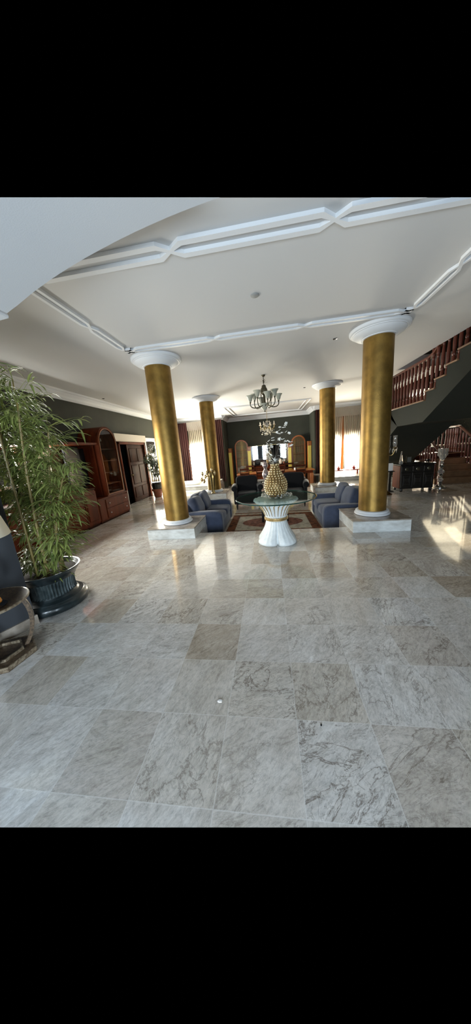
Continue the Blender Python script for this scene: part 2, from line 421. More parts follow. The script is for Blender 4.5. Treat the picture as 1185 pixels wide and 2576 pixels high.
# crown mouldings
def crown(name, axis, at, a0, a1, s):
    """Stepped cove along a wall; s is the side of the room (+1 / -1)."""
    pr = [(0, 0), (.02, 0), (.025, .03), (.05, .05), (.075, .09), (.12, .13), (.125, .15), (.16, .16), (.17, .2), (0, .2)]
    bm = BM(); poly = [(at + s * q, CEIL - .2 + z) for q, z in pr]
    prism(bm, poly, a0, a1, axis); return struct(name, bm, PLASTER)
crown('trim_1', 'y', XL, 1.6, YW, 1)
crown('trim_2', 'x', YW, XL, -2.25, -1); crown('trim_3', 'x', YW, 2.25, 4.45, -1)
crown('trim_4', 'x', YF, -2.25, 2.25, -1); crown('trim_5', 'y', -2.25, YW - .0, YF, 1); crown('trim_6', 'y', 2.25, YW, YF, -1)
# the ceiling's border of long hexagonal frames
def hexframe(bm, a, b, w, th, along, at):
    """One frame of the border between a and b; two thin mouldings that meet in a point at each end."""
    e = .1
    o_ = [(a, -.02), (a + e, -w), (b - e, -w), (b, -.02), (b, .02), (b - e, w), (a + e, w), (a, .02)]
    i_ = [(a + .035, -.004), (a + e + .012, -w + th), (b - e - .012, -w + th), (b - .035, -.004), (b - .035, .004), (b - e - .012, w - th), (a + e + .012, w - th), (a + .035, .004)]
    f = (lambda q: (q[0], at + q[1])) if along == 'x' else (lambda q: (at + q[1], q[0]))
    ring_prism(bm, [f(q) for q in o_], [f(q) for q in i_], CEIL - .03, CEIL)
    o2 = [(q[0] * 1, q[1] * .98) for q in o_]
def border(name, along, at, cuts, w, th):
    bm = BM()
    for a, b in zip(cuts, cuts[1:]): hexframe(bm, a, b, w, th, along, at)
    clip_frame(bm); struct(name, bm, PLASTER)
border('trim_7', 'x', 4.555, [-2.22, -2.12, -.756, .615, 1.99, 2.09], .075, .042)
border('trim_8', 'x', 2.64, [-2.12, -.753, .607, 1.99], .1, .055)
border('trim_9', 'y', -2.235, [2.68, 3.65, 4.48], .062, .036)
border('trim_10', 'y', 2.1, [2.7, 3.58, 4.48], .062, .036)
bm = BM()
for q, w in ((0, .022), (.17, .022)):
    ring_prism(bm, [(-1.76 + q, 11.35 + q), (1.76 - q, 11.35 + q), (1.76 - q, 14.5 - q), (-1.76 + q, 14.5 - q)], [(-1.76 + q + w, 11.35 + q + w), (1.76 - q - w, 11.35 + q + w), (1.76 - q - w, 14.5 - q - w), (-1.76 + q + w, 14.5 - q - w)], CEIL - .03, CEIL)
struct('trim_11', bm, PLASTER)
# low stone ledges under the two back windows
for k, (x0, x1) in enumerate(((-4.94, -2.46), (2.46, 4.4))):
    bm = BM(); box(bm, x0, x1, 11.3, YW - .01, 0.001, .14, .01); box(bm, x0, x1, 11.26, YW - .01, .14, .165, .006)
    struct('trim_%d' % (12 + k), bm, MARBLE)
bm = BM(); box(bm, XL, XL + .02, 7.6, 8.4, 0, .1); box(bm, XL, XL + .02, 10.3, 10.44, 0, .1); struct('baseboard_left', bm, MARBLE2)
# windows: frames, panes
def window(name, axis, at, a0, a1, z0, z1, nv=2, nh=1, m=None, t=.06):
    bm = BM(); m = m or CREAM
    def bx(p0, p1, q0, q1, d=.03):
        if axis == 'y': box(bm, p0, p1, at - d, at + d, q0, q1)
        else: box(bm, at - d, at + d, p0, p1, q0, q1)
    bx(a0, a1, z0, z0 + t); bx(a0, a1, z1 - t, z1); bx(a0, a0 + t, z0 + t, z1 - t); bx(a1 - t, a1, z0 + t, z1 - t)
    for i in range(1, nv): x = a0 + (a1 - a0) * i / nv; bx(x - t * .6, x + t * .6, z0 + t, z1 - t)
    for j in range(1, nh): z = z0 + (z1 - z0) * j / nh; bx(a0 + t, a1 - t, z - t * .3, z + t * .3, .02)
    w = struct(name, bm, m)
    bm = BM()
    if axis == 'y': box(bm, a0 + t, a1 - t, at - .004, at + .004, z0 + t, z1 - t)
    else: box(bm, at - .004, at + .004, a0 + t, a1 - t, z0 + t, z1 - t)
    obj('pane', bm, GLASSW, w); return w
window('window_1', 'x', XL - .08, 2.9, 5.75, 1.2, 2.06, 3)
window('window_2', 'x', XL - .08, 10.46, 12.9, .1, 2.3, 2, m=WHITEP)
window('window_3', 'y', YW + .08, -4.42, -2.75, .26, 1.85, 2)
window('window_4', 'y', YW + .08, 2.6, 4.3, .14, 1.66, 2)
window('window_5', 'y', 12.08, 5.6, 8.35, 1.05, 4.3, 1, 1)
# doorway in the long wall: white shutter box, frame, one panelled leaf standing closed, the rest open and dark
bm = BM(); box(bm, XL, XL + .12, 8.15, 10.34, 2.17, 2.42, .01); box(bm, XL + .12, XL + .128, 8.15, 10.34, 2.19, 2.2); struct('trim_14', bm, CREAM)
bm = BM()
for y0, y1, z0, z1 in ((8.42, 8.5, 0, 2.16), (10.26, 10.34, 0, 2.16), (8.42, 10.34, 2.08, 2.17)): box(bm, XL, XL + .05, y0, y1, z0, z1, .008)
struct('trim_15', bm, WOOD)
bm = BM(); box(bm, XL - .06, XL - .02, 9.02, 10.26, .01, 2.08, .004)
for y0, y1 in ((9.14, 9.6), (9.7, 10.16)):
    for z0, z1 in ((.15, .55), (.65, 1.35), (1.45, 1.95)):
        box(bm, XL - .025, XL - .006, y0, y1, z0, z1, .012)
d1 = struct('door_1', bm, WOODD)
bm = BM(); lathe(bm, [(.0, 0), (.03, .0), (.028, .03), (.012, .05)], n=12, M=Matrix.Rotation(PI / 2, 3, 'Y'), c=(XL - .02, 9.1, 1.0)); obj('door_knob', bm, BRASS, d1, smooth=True)
bm = BM(); box(bm, XL, XL + .06, 10.36, 10.46, .0, 2.36, .01); box(bm, XL, XL + .06, 12.9, 13., 0, 2.36, .01); box(bm, XL, XL + .06, 10.46, 12.9, 2.3, 2.36, .01); struct('trim_16', bm, WHITEP)
# ------------------------------------------------------------------ columns on marble pedestals
def make_column(name, label, loc):
    t = thing(name, label, 'column', loc, group='gold columns')
    bm = BM(); box(bm, -.475, .475, -.475, .475, 0, .2, .004); obj('pedestal', bm, MARBLE, t)
    bm = BM(); box(bm, -.485, .485, -.485, .485, .2, .222, .005); obj('pedestal_slab', bm, MARBLE2, t)
    bm = BM(); lathe(bm, [(.2, .222), (.29, .222), (.305, .232), (.305, .25), (.293, .262), (.272, .266), (.272, .272), (.285, .278), (.287, .29), (.275, .302), (.25, .305), (.2, .306)], n=48); obj('base_ring', bm, PLASTER, t, smooth=True)
    bm = BM(); lathe(bm, [(.236, .3), (.236, 1.7), (.231, 3.19)], n=56); obj('shaft', bm, GOLD, t, smooth=True)
    bm = BM(); lathe(bm, [(.232, 3.175), (.262, 3.175), (.265, 3.185), (.285, 3.19), (.31, 3.2), (.345, 3.215), (.375, 3.235), (.39, 3.25), (.395, 3.256), (.41, 3.257), (.415, 3.268), (.432, 3.272), (.447, 3.284), (.452, 3.297), (.452, 3.318), (.1, 3.318)], n=64); obj('capital', bm, PLASTER, t, smooth=True)
    return t
col0 = make_column('column', 'tall gold column nearest the bamboo, on a low marble block', (-1.96, 5.135, 0))
dup(col0, (1.875, 5.115, 0), label='thick gold column with its marble block closest to the staircase')
dup(col0, (-1.96, 9.04, 0), label='gold column farther back with a gilded flower sculpture before it')
dup(col0, (1.875, 9.04, 0), label='gold column farther back in front of the dark red drape edge')

# ------------------------------------------------------------------ glass-topped table in the middle, vase and blossoms
TX, TY = .07, 4.4
t = thing('pedestal_table', 'round glass table on a white carved sheaf-shaped pedestal', 'table', (TX, TY, 0))
bm = BM(); lathe(bm, [(.001, .762), (.655, .762), (.655, .779), (.001, .779)], n=72); obj('glass_top', bm, GLASSG, t)
bm = BM(); lathe(bm, [(.655, .7615), (.668, .763), (.672, .7705), (.668, .778), (.655, .7795), (.655, .7615)], n=72); obj('glass_edge', bm, GLASSE, t, smooth=True)
def lobed(prof, lob, n=96, seams=4):
    bm = BM(); rings = []
    for r, z, fl, sq in prof:
        ring = []
        for i in range(n):
            a = 2 * PI * i / n
            ribs = abs(math.sin(a * 14)) ** .6                     # the carved stalks
            quad = abs(math.cos(2 * a + PI / 2)) ** .3 if sq else 1.       # four feet, deep clefts between them
            rr = r * (1 - fl * (1 - ribs)) * (1 - sq * (1 - quad))
            ring.append(bm.verts.new((rr * math.cos(a), rr * math.sin(a), z)))
        rings.append(ring)
    for a, b in zip(rings, rings[1:]):
        for i in range(n): bm.faces.new((a[i], a[(i + 1) % n], b[(i + 1) % n], b[i]))
    bm.faces.new(rings[0]); bm.faces.new(rings[-1]); return bm
rotq = 0
bm = lobed([(.345, 0, 0, .44), (.365, .02, .015, .45), (.358, .055, .03, .43), (.325, .1, .04, .35), (.28, .16, .05, .26), (.24, .22, .05, .17), (.205, .29, .05, .09), (.182, .36, .05, .04), (.172, .4, .04, .0)], 4)
obj('pedestal_foot', bm, CARVE, t, smooth='all')
bm = lobed([(.172, .42, .06, 0), (.19, .46, .06, 0), (.21, .52, .07, 0), (.24, .58, .08, 0), (.28, .64, .09, .01), (.335, .69, .1, .03), (.36, .715, .12, .03), (.365, .735, .13, .04), (.345, .75, .1, .03), (.27, .76, .06, 0)], 4)
obj('pedestal_sheaf', bm, CARVE, t, smooth='all')
for i in range(14):
    bm = BM(); a = 2 * PI * (i + .5) / 14; d_ = V((math.cos(a), math.sin(a), 0)); s_ = V((-d_.y, d_.x, 0))
    for e_ in (-1, 1): tube(bm, [d_ * (.345 + .02 * math.cos(q)) + s_ * e_ * (.03 - .012 * q / 3) + V((0, 0, .725 + .02 * math.sin(q))) for q in (0, .8, 1.6, 2.4, 3.2, 4., 4.8)], [.013, .013, .012, .011, .01, .009, .007], 7)
    obj('scroll_carving', bm, CARVE, t, smooth='all')
bm = BM(); lathe(bm, [(.16, .385), (.188, .39), (.2, .4), (.2, .41), (.19, .418), (.2, .424), (.2, .434), (.187, .443), (.16, .446)], n=40); obj('gilt_band', bm, GILT, t, smooth=True)
bm = BM(); rn = random.Random(3)
for i in range(26):                                            # gilded ears of corn at the top of the sheaf
    a = 2 * PI * i / 26; r0, r1 = .21, .30
    tube(bm, [(math.cos(a) * .198, math.sin(a) * .198, .48), (math.cos(a) * .236, math.sin(a) * .236, .57), (math.cos(a) * .305, math.sin(a) * .305, .662), (math.cos(a + .08) * .347, math.sin(a + .08) * .347, .697)], [.004, .006, .009, .004], 6)
obj('gilt_stalk_carving', bm, GILT, t, smooth=True)
# vase
VX, VY = .085, 4.4
t = thing('studded_vase', 'gold and pearl studded gourd-shaped vase on the round glass table', 'vase', (VX, VY, .781))
prof = [(.075, .0), (.11, .005), (.13, .02), (.12, .035), (.145, .06), (.168, .1), (.178, .15), (.178, .2), (.17, .25), (.15, .3), (.12, .35), (.09, .4), (.068, .45), (.056, .49), (.055, .52), (.066, .54), (.05, .54), (.04, .5)]
bm = BM(); lathe(bm, prof, n=40); obj('body', bm, mat('dark_gilt', (.2, .12, .04), .4, metal=.5), t, smooth=True)
bm = BM()
def rad(z):
    for (r0, z0), (r1, z1) in zip(prof[4:16], prof[5:17]):
        if z0 <= z <= z1: return r0 + (r1 - r0) * (z - z0) / max(1e-6, z1 - z0)
    return .06
z = .06; k = 0
while z < .53:
    r = rad(z); n = max(8, int(2 * PI * r / .046))
    for i in range(n):
        a = 2 * PI * (i + .5 * (k % 2)) / n
        ball(bm, (r * math.cos(a), r * math.sin(a), z), .0195, 8)
    z += .036; k += 1
obj('pearl_stud_pattern', bm, PEARL, t, smooth='all')
bm = BM(); rn = random.Random(5)
for i in range(46):
    a = rn.uniform(0, 2 * PI); r = rn.uniform(.15, .26)
    ball(bm, (r * math.cos(a), r * math.sin(a), .022 + rn.uniform(0, .02)), rn.uniform(.01, .02), 6)
for i in range(9):
    a = 2 * PI * i / 9; tube(bm, [(math.cos(a) * .1, math.sin(a) * .1, .03), (math.cos(a) * .19, math.sin(a) * .19, .055), (math.cos(a) * .24, math.sin(a) * .24, .03)], [.008, .007, .004], 6)
obj('crystal_garland_fringe', bm, CRYSTAL, t, smooth='all')
# blossoms
t = thing('blossom_branches', 'spray of white blossoms on thin branches in the studded vase', 'flowers', (VX, VY, 1.2))
blo = [(0.299, 4.528, 1.945), (0.286, 4.525, 1.913), (0.185, 4.276, 1.876), (0.249, 4.284, 1.868), (0.188, 4.494, 1.844), (0.145, 4.466, 1.817), (0.177, 4.448, 1.791), (0.217, 4.346, 1.797), (0.288, 4.43, 1.809), (0.335, 4.43, 1.784), (0.073, 4.423, 1.73), (0.073, 4.304, 1.691), (0.178, 4.381, 1.705), (0.232, 4.37, 1.698), (0.277, 4.462, 1.666), (0.27, 4.539, 1.653), (0.33, 4.526, 1.658), (0.366, 4.412, 1.647), (0.358, 4.385, 1.593), (0.264, 4.335, 1.611), (0.265, 4.27, 1.564), (0.152, 4.268, 1.623), (0.185, 4.39, 1.6), (0.181, 4.349, 1.549), (0.195, 4.366, 1.504), (0.161, 4.51, 1.443), (0.02, 4.36, 1.56), (0.0, 4.42, 1.5), (0.03, 4.3, 1.47), (0.05, 4.46, 1.6), (-.02, 4.4, 1.65), (.01, 4.33, 1.69), (.04, 4.37, 1.64)]
mouth = V((VX, VY, 1.28)); O = V((VX, VY, 1.2))
bm = BM(); used = []
for q in blo:
    q = V(q); side = V((q.x - mouth.x, q.y - mouth.y, 0))
    tube(bm, [p_ - O for p_ in bez(mouth, mouth + V((side.x * .2, side.y * .2, .2)), q - V((side.x * .3, side.y * .3, .16)), q, 7)], [.004, .0035, .003, .003, .0025, .002, .002, .0015], 5)
obj('branch', bm, BARK, t)
rn = random.Random(11)
for q in blo:
    bm = BM(); q = V(q) - O; s = rn.uniform(1., 1.65)
    R_ = Matrix.Rotation(rn.uniform(0, 6), 3, 'Z') @ Matrix.Rotation(rn.uniform(-.7, 1.2), 3, 'X')
    for i in range(5):
        a = 2 * PI * i / 5
        Mx = R_ @ Matrix.Rotation(a, 3, 'Z')
        puff(bm, q + Mx @ V((.011 * s, 0, .003)), (.012 * s, .009 * s, .0035 * s), 1., rot=Mx, nu=7, nv=4)
    obj('blossom', bm, PETAL, t, smooth='all')
bm = BM()
for i in range(14):
    a = i * 2.4; d = V((math.cos(a), math.sin(a), .55 + .5 * (i % 3)))
    leaf(bm, V((VX, VY, 1.3)) - O + V((0, 0, .02 * (i % 4))), d, .12, .016, .15)
obj('lily_petal', bm, PETAL, t, smooth='all')

# ------------------------------------------------------------------ sofas in the sunken area
def make_sofa(label, loc, rz, seed):
    """Front faces local +x; length along y."""
    t = thing('sofa', label, 'sofa', loc, rz, 'denim blue sofas')
    L2 = .83
    bm = BM(); box(bm, -.46, .46, -L2 + .02, L2 - .02, .04, .3, .03, 2); obj('base', bm, BLUE, t, smooth=True)
    bm = BM(); puff(bm, (-.4, 0, .42), (.13, L2 - .03, .36), .35, nu=28, nv=14, wob=.02, seed=seed); obj('backrest', bm, BLUE, t, smooth='all')
    for s in (-1, 1):
        bm = BM(); R_ = Matrix.Rotation(0, 3, 'X')
        puff(bm, (.02, s * (L2 - .12), .3), (.475, .13, .3), .3, nu=28, nv=14, wob=.012, seed=seed + s); obj('arm', bm, BLUE, t, smooth='all')
    for s in (-1, 1):
        bm = BM(); puff(bm, (.13, s * .345, .385), (.36, .345, .1), .35, nu=28, nv=12, wob=.02, seed=seed + 3 * s); obj('seat_cushion', bm, BLUE, t, smooth='all')
    for s in (-1, 1):
        bm = BM(); R_ = Matrix.Rotation(-.3, 3, 'Y') @ Matrix.Rotation(.1 * s, 3, 'X')
        puff(bm, (-.2, s * .33, .66), (.13, .335, .24), .5, rot=R_, nu=32, nv=18, wob=.1, seed=seed + 5 * s); obj('back_cushion', bm, BLUE, t, smooth='all')
    bm = BM(); puff(bm, (-.36, .2, .79), (.1, .3, .1), .6, rot=Matrix.Rotation(-.2, 3, 'Y'), wob=.05, seed=seed + 9); obj('loose_throw_cushion', bm, BLUE, t, smooth='all')
    for x in (-.38, .38):
        for s in (-1, 1):
            bm = BM(); lathe(bm, [(.02, 0), (.03, .045)], c=(x, s * (L2 - .1), 0), n=10); obj('foot', bm, DARK, t)
    return t
make_sofa('blue denim two-seat sofa beside the gold column nearest the bamboo', (-1.62, 6.5, P), 0, 1)
make_sofa('blue denim two-seat sofa beside the gold column nearest the staircase', (1.6, 6.52, P), PI, 21)
# rug
def rug():
    m = bpy.data.materials.new('patterned_rug_pile'); m.use_nodes = True; n, l = nt(m); b = n['Principled BSDF']; b.inputs['Roughness'].default_value = .95; b.inputs['Specular IOR Level'].default_value = .1
    tc = n.new('ShaderNodeTexCoord'); sx = n.new('ShaderNodeSeparateXYZ'); l.new(tc.outputs['Object'], sx.inputs[0])
    def mth(op, a, bb=None):
        q = n.new('ShaderNodeMath'); q.operation = op
        for i, x in enumerate((a, bb)):
            if x is None: continue
            if isinstance(x, (int, float)): q.inputs[i].default_value = x
            else: l.new(x, q.inputs[i])
        return q.outputs[0]
    def mix(f, a, bb):
        q = n.new('ShaderNodeMix'); q.data_type = 'RGBA'; l.new(f, q.inputs[0])
        for i, x in ((6, a), (7, bb)):
            if isinstance(x, tuple): q.inputs[i].default_value = (*x, 1)
            else: l.new(x, q.inputs[i])
        return q.outputs[2]
    ax, ay = mth('ABSOLUTE', sx.outputs[0]), mth('ABSOLUTE', sx.outputs[1])
    tn = n.new('ShaderNodeTexNoise'); tn.inputs['Scale'].default_value = 9; tn.inputs['Detail'].default_value = 5; l.new(tc.outputs['Object'], tn.inputs['Vector'])
    cream = mix(mth('GREATER_THAN', tn.outputs['Fac'], .52), (.36, .33, .27), (.26, .24, .2))
    brown = mix(mth('GREATER_THAN', tn.outputs['Fac'], .55), (.13, .05, .025), (.06, .028, .016))
    ov = mth('ADD', mth('POWER', mth('DIVIDE', ax, .78), 2.), mth('POWER', mth('DIVIDE', ay, .45), 2.))
    field = mix(mth('LESS_THAN', ov, 1.), cream, mix(mth('GREATER_THAN', tn.outputs['Fac'], .5), (.19, .085, .06), (.11, .05, .04)))
    edge = mth('MAXIMUM', mth('GREATER_THAN', ax, .92), mth('GREATER_THAN', ay, .66))
    fr = mix(edge, field, brown)
    ray = mth('MULTIPLY', mth('GREATER_THAN', ay, .86), mth('LESS_THAN', ay, 1.0))
    fr = mix(ray, fr, cream)
    l.new(fr, b.inputs['Base Color']); MATS['rug'] = m; return m
bm = BM(); box(bm, -1.13, 1.13, -1.1, 1.1, 0, .012, .005)
o = obj('rug', bm, rug(), loc=(0, 6.72, P)); tag(o, 'brown and cream rug with a rust oval between the blue sofas', 'rug')
# glass coffee table on the rug
t = thing('coffee_table', 'low glass coffee table with dark uprights behind the white pedestal', 'coffee table', (.08, 6.95, P + .013))
bm = BM(); box(bm, -.42, .42, -.3, .3, .36, .375, .003); obj('glass_top', bm, GLASSG, t)
for x in (-.32, .32):
    for y in (-.22, .22):
        bm = BM(); box(bm, x - .025, x + .025, y - .025, y + .025, 0, .36, .004); obj('leg', bm, DARK, t)
# armchairs
def make_armchair(label, loc, rz):
    """Front faces local -y."""
    t = thing('armchair', label, 'armchair', loc, rz, 'black scroll-arm chairs')
    bm = BM(); box(bm, -.4, .4, -.4, .36, .17, .42, .03, 2); obj('seat', bm, BLACKF, t, smooth=True)
    bm = BM(); puff(bm, (0, -.05, .46), (.33, .34, .08), .35); obj('seat_cushion', bm, BLACKF, t, smooth='all')
    bm = BM(); puff(bm, (0, .34, .66), (.37, .11, .37), .28, rot=Matrix.Rotation(-.12, 3, 'X'), nu=28, nv=16); obj('backrest', bm, BLACKF, t, smooth='all')
    for s in (-1, 1):
        bm = BM(); box(bm, s * .4 - .055, s * .4 + .055, -.38, .36, .18, .68, .03, 2); obj('arm', bm, BLACKF, t, smooth=True)
        bm = BM(); lathe(bm, [(.001, -.42), (.07, -.415), (.09, -.4), (.095, -.38), (.095, .3), (.06, .36), (.001, .37)], n=18, M=Matrix.Rotation(-PI / 2, 3, 'X'), c=(s * .42, 0, .7)); obj('arm_scroll', bm, BLACKF, t, smooth=True)
        for y in (-.34, .32):
            bm = BM(); lathe(bm, [(.015, 0), (.022, .05), (.03, .1), (.025, .17)], c=(s * .37, y, 0), n=10); obj('leg', bm, DARK, t, smooth=True)
    return t
make_armchair('black velvet scroll-arm chair standing nearer the gilded flower sculpture', (-.78, 8.75, P), .1)
make_armchair('black velvet scroll-arm chair seen behind the studded vase', (.72, 8.75, P), -.12)
# little table between them with a silver vase
t = thing('occasional_table', 'small dark round table between the two black armchairs', 'table', (-.14, 9.36, P))
bm = BM(); lathe(bm, [(.001, .71), (.13, .71), (.14, .72), (.13, .735), (.001, .735)], n=28); obj('table_top', bm, DARK, t, smooth=True)
bm = BM(); lathe(bm, [(.12, 0), (.13, .02), (.05, .05), (.025, .12), (.03, .4), (.022, .65), (.06, .71)], n=16); obj('stem', bm, DARK, t, smooth=True)
t = thing('silver_vase', 'silver and lilac double-gourd vase standing beyond the studded one', 'vase', (-.15, 9.36, P + .737))
bm = BM(); lathe(bm, [(.06, 0), (.065, .015), (.04, .03), (.03, .05), (.06, .09), (.105, .16), (.125, .23), (.12, .3), (.09, .37), (.055, .43), (.05, .46), (.075, .5), (.1, .55), (.1, .6), (.08, .65), (.05, .68), (.06, .71), (.05, .71)], n=28)
obj('body', bm, mat('crackled_lilac_silver', (.5, .42, .42), .2, metal=.6, noise=.6, nscale=40, bump=.4, bscale=60), t, smooth=True)
bm = BM(); lathe(bm, [(.062, -.0), (.075, .004), (.075, .012), (.064, .018)], n=24); obj('foot_ring', bm, SILVER, t, smooth=True)
# gilded flower sculpture on the farther pedestal
t = thing('flower_sculpture', 'gilded sculpture of curling stems and buds on the farther column block', 'sculpture', (-1.92, 8.63, .226))
bm = BM(); lathe(bm, [(.07, 0), (.08, .01), (.06, .03), (.05, .06), (.065, .18), (.075, .3), (.09, .5), (.08, .64), (.04, .7)], n=14, flute=(3, 7, .3)); obj('stem_sheaf', bm, BRASS, t, smooth=True)
for i, (x, y, z) in enumerate(((-.3, -.05, .72), (-.22, .0, .62), (-.14, -.08, .74), (-.36, .02, .52), (-.25, -.1, .48), (-.12, .02, .56), (.02, -.04, .82), (.1, 0, .72), (-.06, -.06, .66))):
    bm = BM(); tube(bm, bez((0, 0, .25), (x * .1, y * .1, .6), (x * .8, y, z + .18), (x, y, z), 9), [.018, .017, .016, .015, .014, .013, .012, .012, .011, .01], 6)
    o = obj('stalk', bm, BRASS, t, smooth=True)
    bm = BM(); puff(bm, (x, y, z - .04), (.045, .045, .08), 1., nu=10, nv=7); obj('bud', bm, PEARL, o, smooth='all')
# ------------------------------------------------------------------ dining end
t = thing('dining_table', 'long red-brown dining table before the mirror wall', 'table', (.24, 13.05, P))
bm = BM(); box(bm, -1.82, 1.82, -.48, .48, .72, .765, .008); obj('table_top', bm, WOODL, t)
bm = BM(); ring_prism(bm, [(-1.74, -.42), (1.74, -.42), (1.74, .42), (-1.74, .42)], [(-1.7, -.38), (1.7, -.38), (1.7, .38), (-1.7, .38)], .6, .72); obj('apron', bm, WOOD, t)
for x in (-1.69, 1.69):
    for y in (-.38, .38):
        bm = BM(); box(bm, x - .075, x + .075, y - .06, y + .06, 0, .6, .01); obj('leg', bm, WOODL, t)
def make_chair(label, loc, rz):
    """Front faces local -y."""
    t = thing('dining_chair', label, 'chair', loc, rz, 'dining chairs round the long table')
    bm = BM(); box(bm, -.22, .22, -.22, .2, .42, .47, .015, 2); obj('seat', bm, mat('grey_seat_cloth', (.2, .19, .18), .8), t)
    for s in (-1, 1):
        bm = BM(); tube(bm, [(s * .2, -.19, 0), (s * .2, -.19, .43)], [.016, .022], 8); obj('leg', bm, WOODD, t)
        bm = BM(); tube(bm, [(s * .2, .2, 0), (s * .2, .18, .45), (s * .2, .24, 1.06)], [.017, .022, .017], 8); obj('leg', bm, WOODD, t)
    bm = BM()
    for z, y in ((.66, .2), (.8, .215), (1.0, .235)): box(bm, -.19, .19, y - .012, y + .012, z - .035, z + .045, .006)
    obj('back_slat_frame', bm, WOODD, t)
    return t
ch = make_chair('dining chair at the camera side of the long table, nearest the ivory drape edge', (-1.15, 12.3, P), PI)
ch['label'] = 'dark dining chair tucked in behind the black armchair by the flower sculpture'
dup(ch, (-.4, 12.3, P), PI, 'dark dining chair tucked in just beyond the silver double-gourd vase')
dup(ch, (.45, 12.3, P), PI, 'dark dining chair tucked in directly behind the studded vase')
dup(ch, (1.37, 12.3, P), PI, 'slat-backed dark dining chair tucked in before the arched cabinet by the staircase side')
dup(ch, (2.3, 13.05, P), -PI / 2, 'dark dining chair at the table end nearest the staircase side')
dup(ch, (-1.0, 13.72, P), 0, 'dark dining chair across the table, before the curtained arched cabinet')
dup(ch, (.0, 13.72, P), 0, 'dark dining chair across the table, before the middle of the mirror')
dup(ch, (1.0, 13.72, P), 0, 'dark dining chair across the table, near the mirror end by the staircase side')
bm = BM(); lathe(bm, [(.03, 0), (.05, .005), (.055, .09), (.05, .09), (.045, .01)], n=16); o = obj('white_bowl', bm, WHITEP, loc=(1.2, 12.9, P + .767), smooth=True); tag(o, 'small white pot standing on the long dining table', 'pot')
# arched display cabinets
def arch_outline(w, z0, zs, n=16, inset=0.):
    w2 = w / 2 - inset
    return [(w2, z0)] + [(w2 * math.cos(PI * i / n), zs + w2 * math.sin(PI * i / n)) for i in range(n + 1)] + [(-w2, z0)]
def make_arch_cab(name, label, loc, rz, w, d, z0, zs, wood, back, base, group=None, grid=(5, 8), shelf=3):
    """Arched glazed cabinet; front at local y = 0 facing -y, arch springing at zs; base 0..z0 is a closed cupboard."""
    t = thing(name, label, 'cabinet', loc, rz, group)
    if base:
        bm = BM(); box(bm, -w / 2, w / 2, 0, d, 0, z0 - .002, .008); c = obj('cupboard', bm, wood, t)
        for s in (-1, 1):
            bm = BM(); box(bm, s * w / 4 - w / 4 + .03, s * w / 4 + w / 4 - .03, -.012, 0., .06, z0 - .06, .005); obj('cupboard_door', bm, wood, t)
    bm = BM(); ring_prism(bm, arch_outline(w, z0, zs), arch_outline(w, z0 + .03, zs, inset=.03), 0., d, 'y'); obj('shell', bm, wood, t, smooth=True)
    bm = BM(); prism(bm, arch_outline(w, z0 + .01, zs, inset=.02), d - .02, d - .005, 'y'); obj('back_panel', bm, back, t)
    bm = BM(); ring_prism(bm, arch_outline(w, z0, zs), arch_outline(w, z0 + .07, zs, inset=.07), -.03, 0., 'y'); dr = obj('door_frame', bm, wood, t, smooth=True)
    bm = BM(); ring_prism(bm, arch_outline(w, z0 + .045, zs, inset=.045), arch_outline(w, z0 + .06, zs, inset=.062), -.04, -.03, 'y'); obj('door_bead', bm, WOODL, dr, smooth=True)
    bm = BM(); prism(bm, arch_outline(w, z0 + .07, zs, inset=.07), -.016, -.012, 'y'); obj('glass', bm, GLASSW, dr)
    for k in range(shelf):
        z = z0 + (zs - z0) * (k + 1) / (shelf + .5)
        bm = BM(); box(bm, -w / 2 + .03, w / 2 - .03, .02, d - .03, z - .008, z + .008); obj('shelf', bm, wood, t)
    if grid:
        bm = BM(); w2 = w / 2 - .07
        for i in range(1, grid[0]):
            x = -w2 + 2 * w2 * i / grid[0]; zt = zs + math.sqrt(max(0, w2 * w2 - x * x)); box(bm, x - .005, x + .005, -.024, -.014, z0 + .07, zt)
        for j in range(1, grid[1]):
            z = z0 + .07 + (zs + w2 - z0 - .07) * j / grid[1]; hw = w2 if z < zs else math.sqrt(max(0, w2 * w2 - (z - zs)**2)); box(bm, -hw, hw, -.024, -.014, z - .005, z + .005)
        obj('glazing_lattice', bm, WOODL, dr)
    return t
BACKL = mat('straw_silk_lining', (.5, .46, .26), .7)
make_arch_cab('display_cabinet', 'arched glazed cabinet in the far corner by the ivory-windowed side', (-1.5, 14.95, P), 0, .74, .42, .55, 2.05, WOODL, BACKL, True, 'arched cabinets by the mirror')['label'] = 'arched straw-lined glazed cabinet beyond the dining table, on the flower sculpture side'
make_arch_cab('display_cabinet', 'arched glazed cabinet beyond the dining table, on the staircase side', (1.6, 14.95, P), 0, .74, .42, .55, 2.04, WOODL, BACKL, True, 'arched cabinets by the mirror')
def make_pillar(label, loc, h):
    t = thing('gilt_pillar', label, 'pillar', loc, 0, 'slim gold-faced pillars')
    bm = BM(); box(bm, -.09, .09, 0, .5, 0, h, .006); obj('body', bm, WOODL, t)
    bm = BM(); box(bm, -.095, .075, -.012, 0, .05, h - .2, .004); obj('gold_face', bm, mat('bright_gold_panel', (.62, .48, .1), .35, metal=.3), t)
    bm = BM(); box(bm, -.1, .1, -.02, .5, h, h + .03, .006); obj('cap', bm, WOODL, t)
    bm = BM(); lathe(bm, [(.03, -.012), (.035, -.005), (.02, 0)], n=14, M=Matrix.Rotation(PI / 2, 3, 'X'), c=(0, -.002, h - .1)); obj('rosette', bm, BRASS, t)
make_pillar('slim orange pillar with a gold face next to the dark red drapes by the flower sculpture', (-2.1, 14.6, P), 1.98)
make_pillar('slim gold-faced pillar between the mirror and the arched cabinet by the flower sculpture side', (-1.06, 14.72, P), 2.0)
make_pillar('slim gold-faced pillar between the mirror and the arched cabinet on the staircase side', (1.12, 14.72, P), 2.0)
make_pillar('slim gold-faced pillar standing alone beside the farther column nearest the stairs', (2.14, 14.6, P), 2.02)
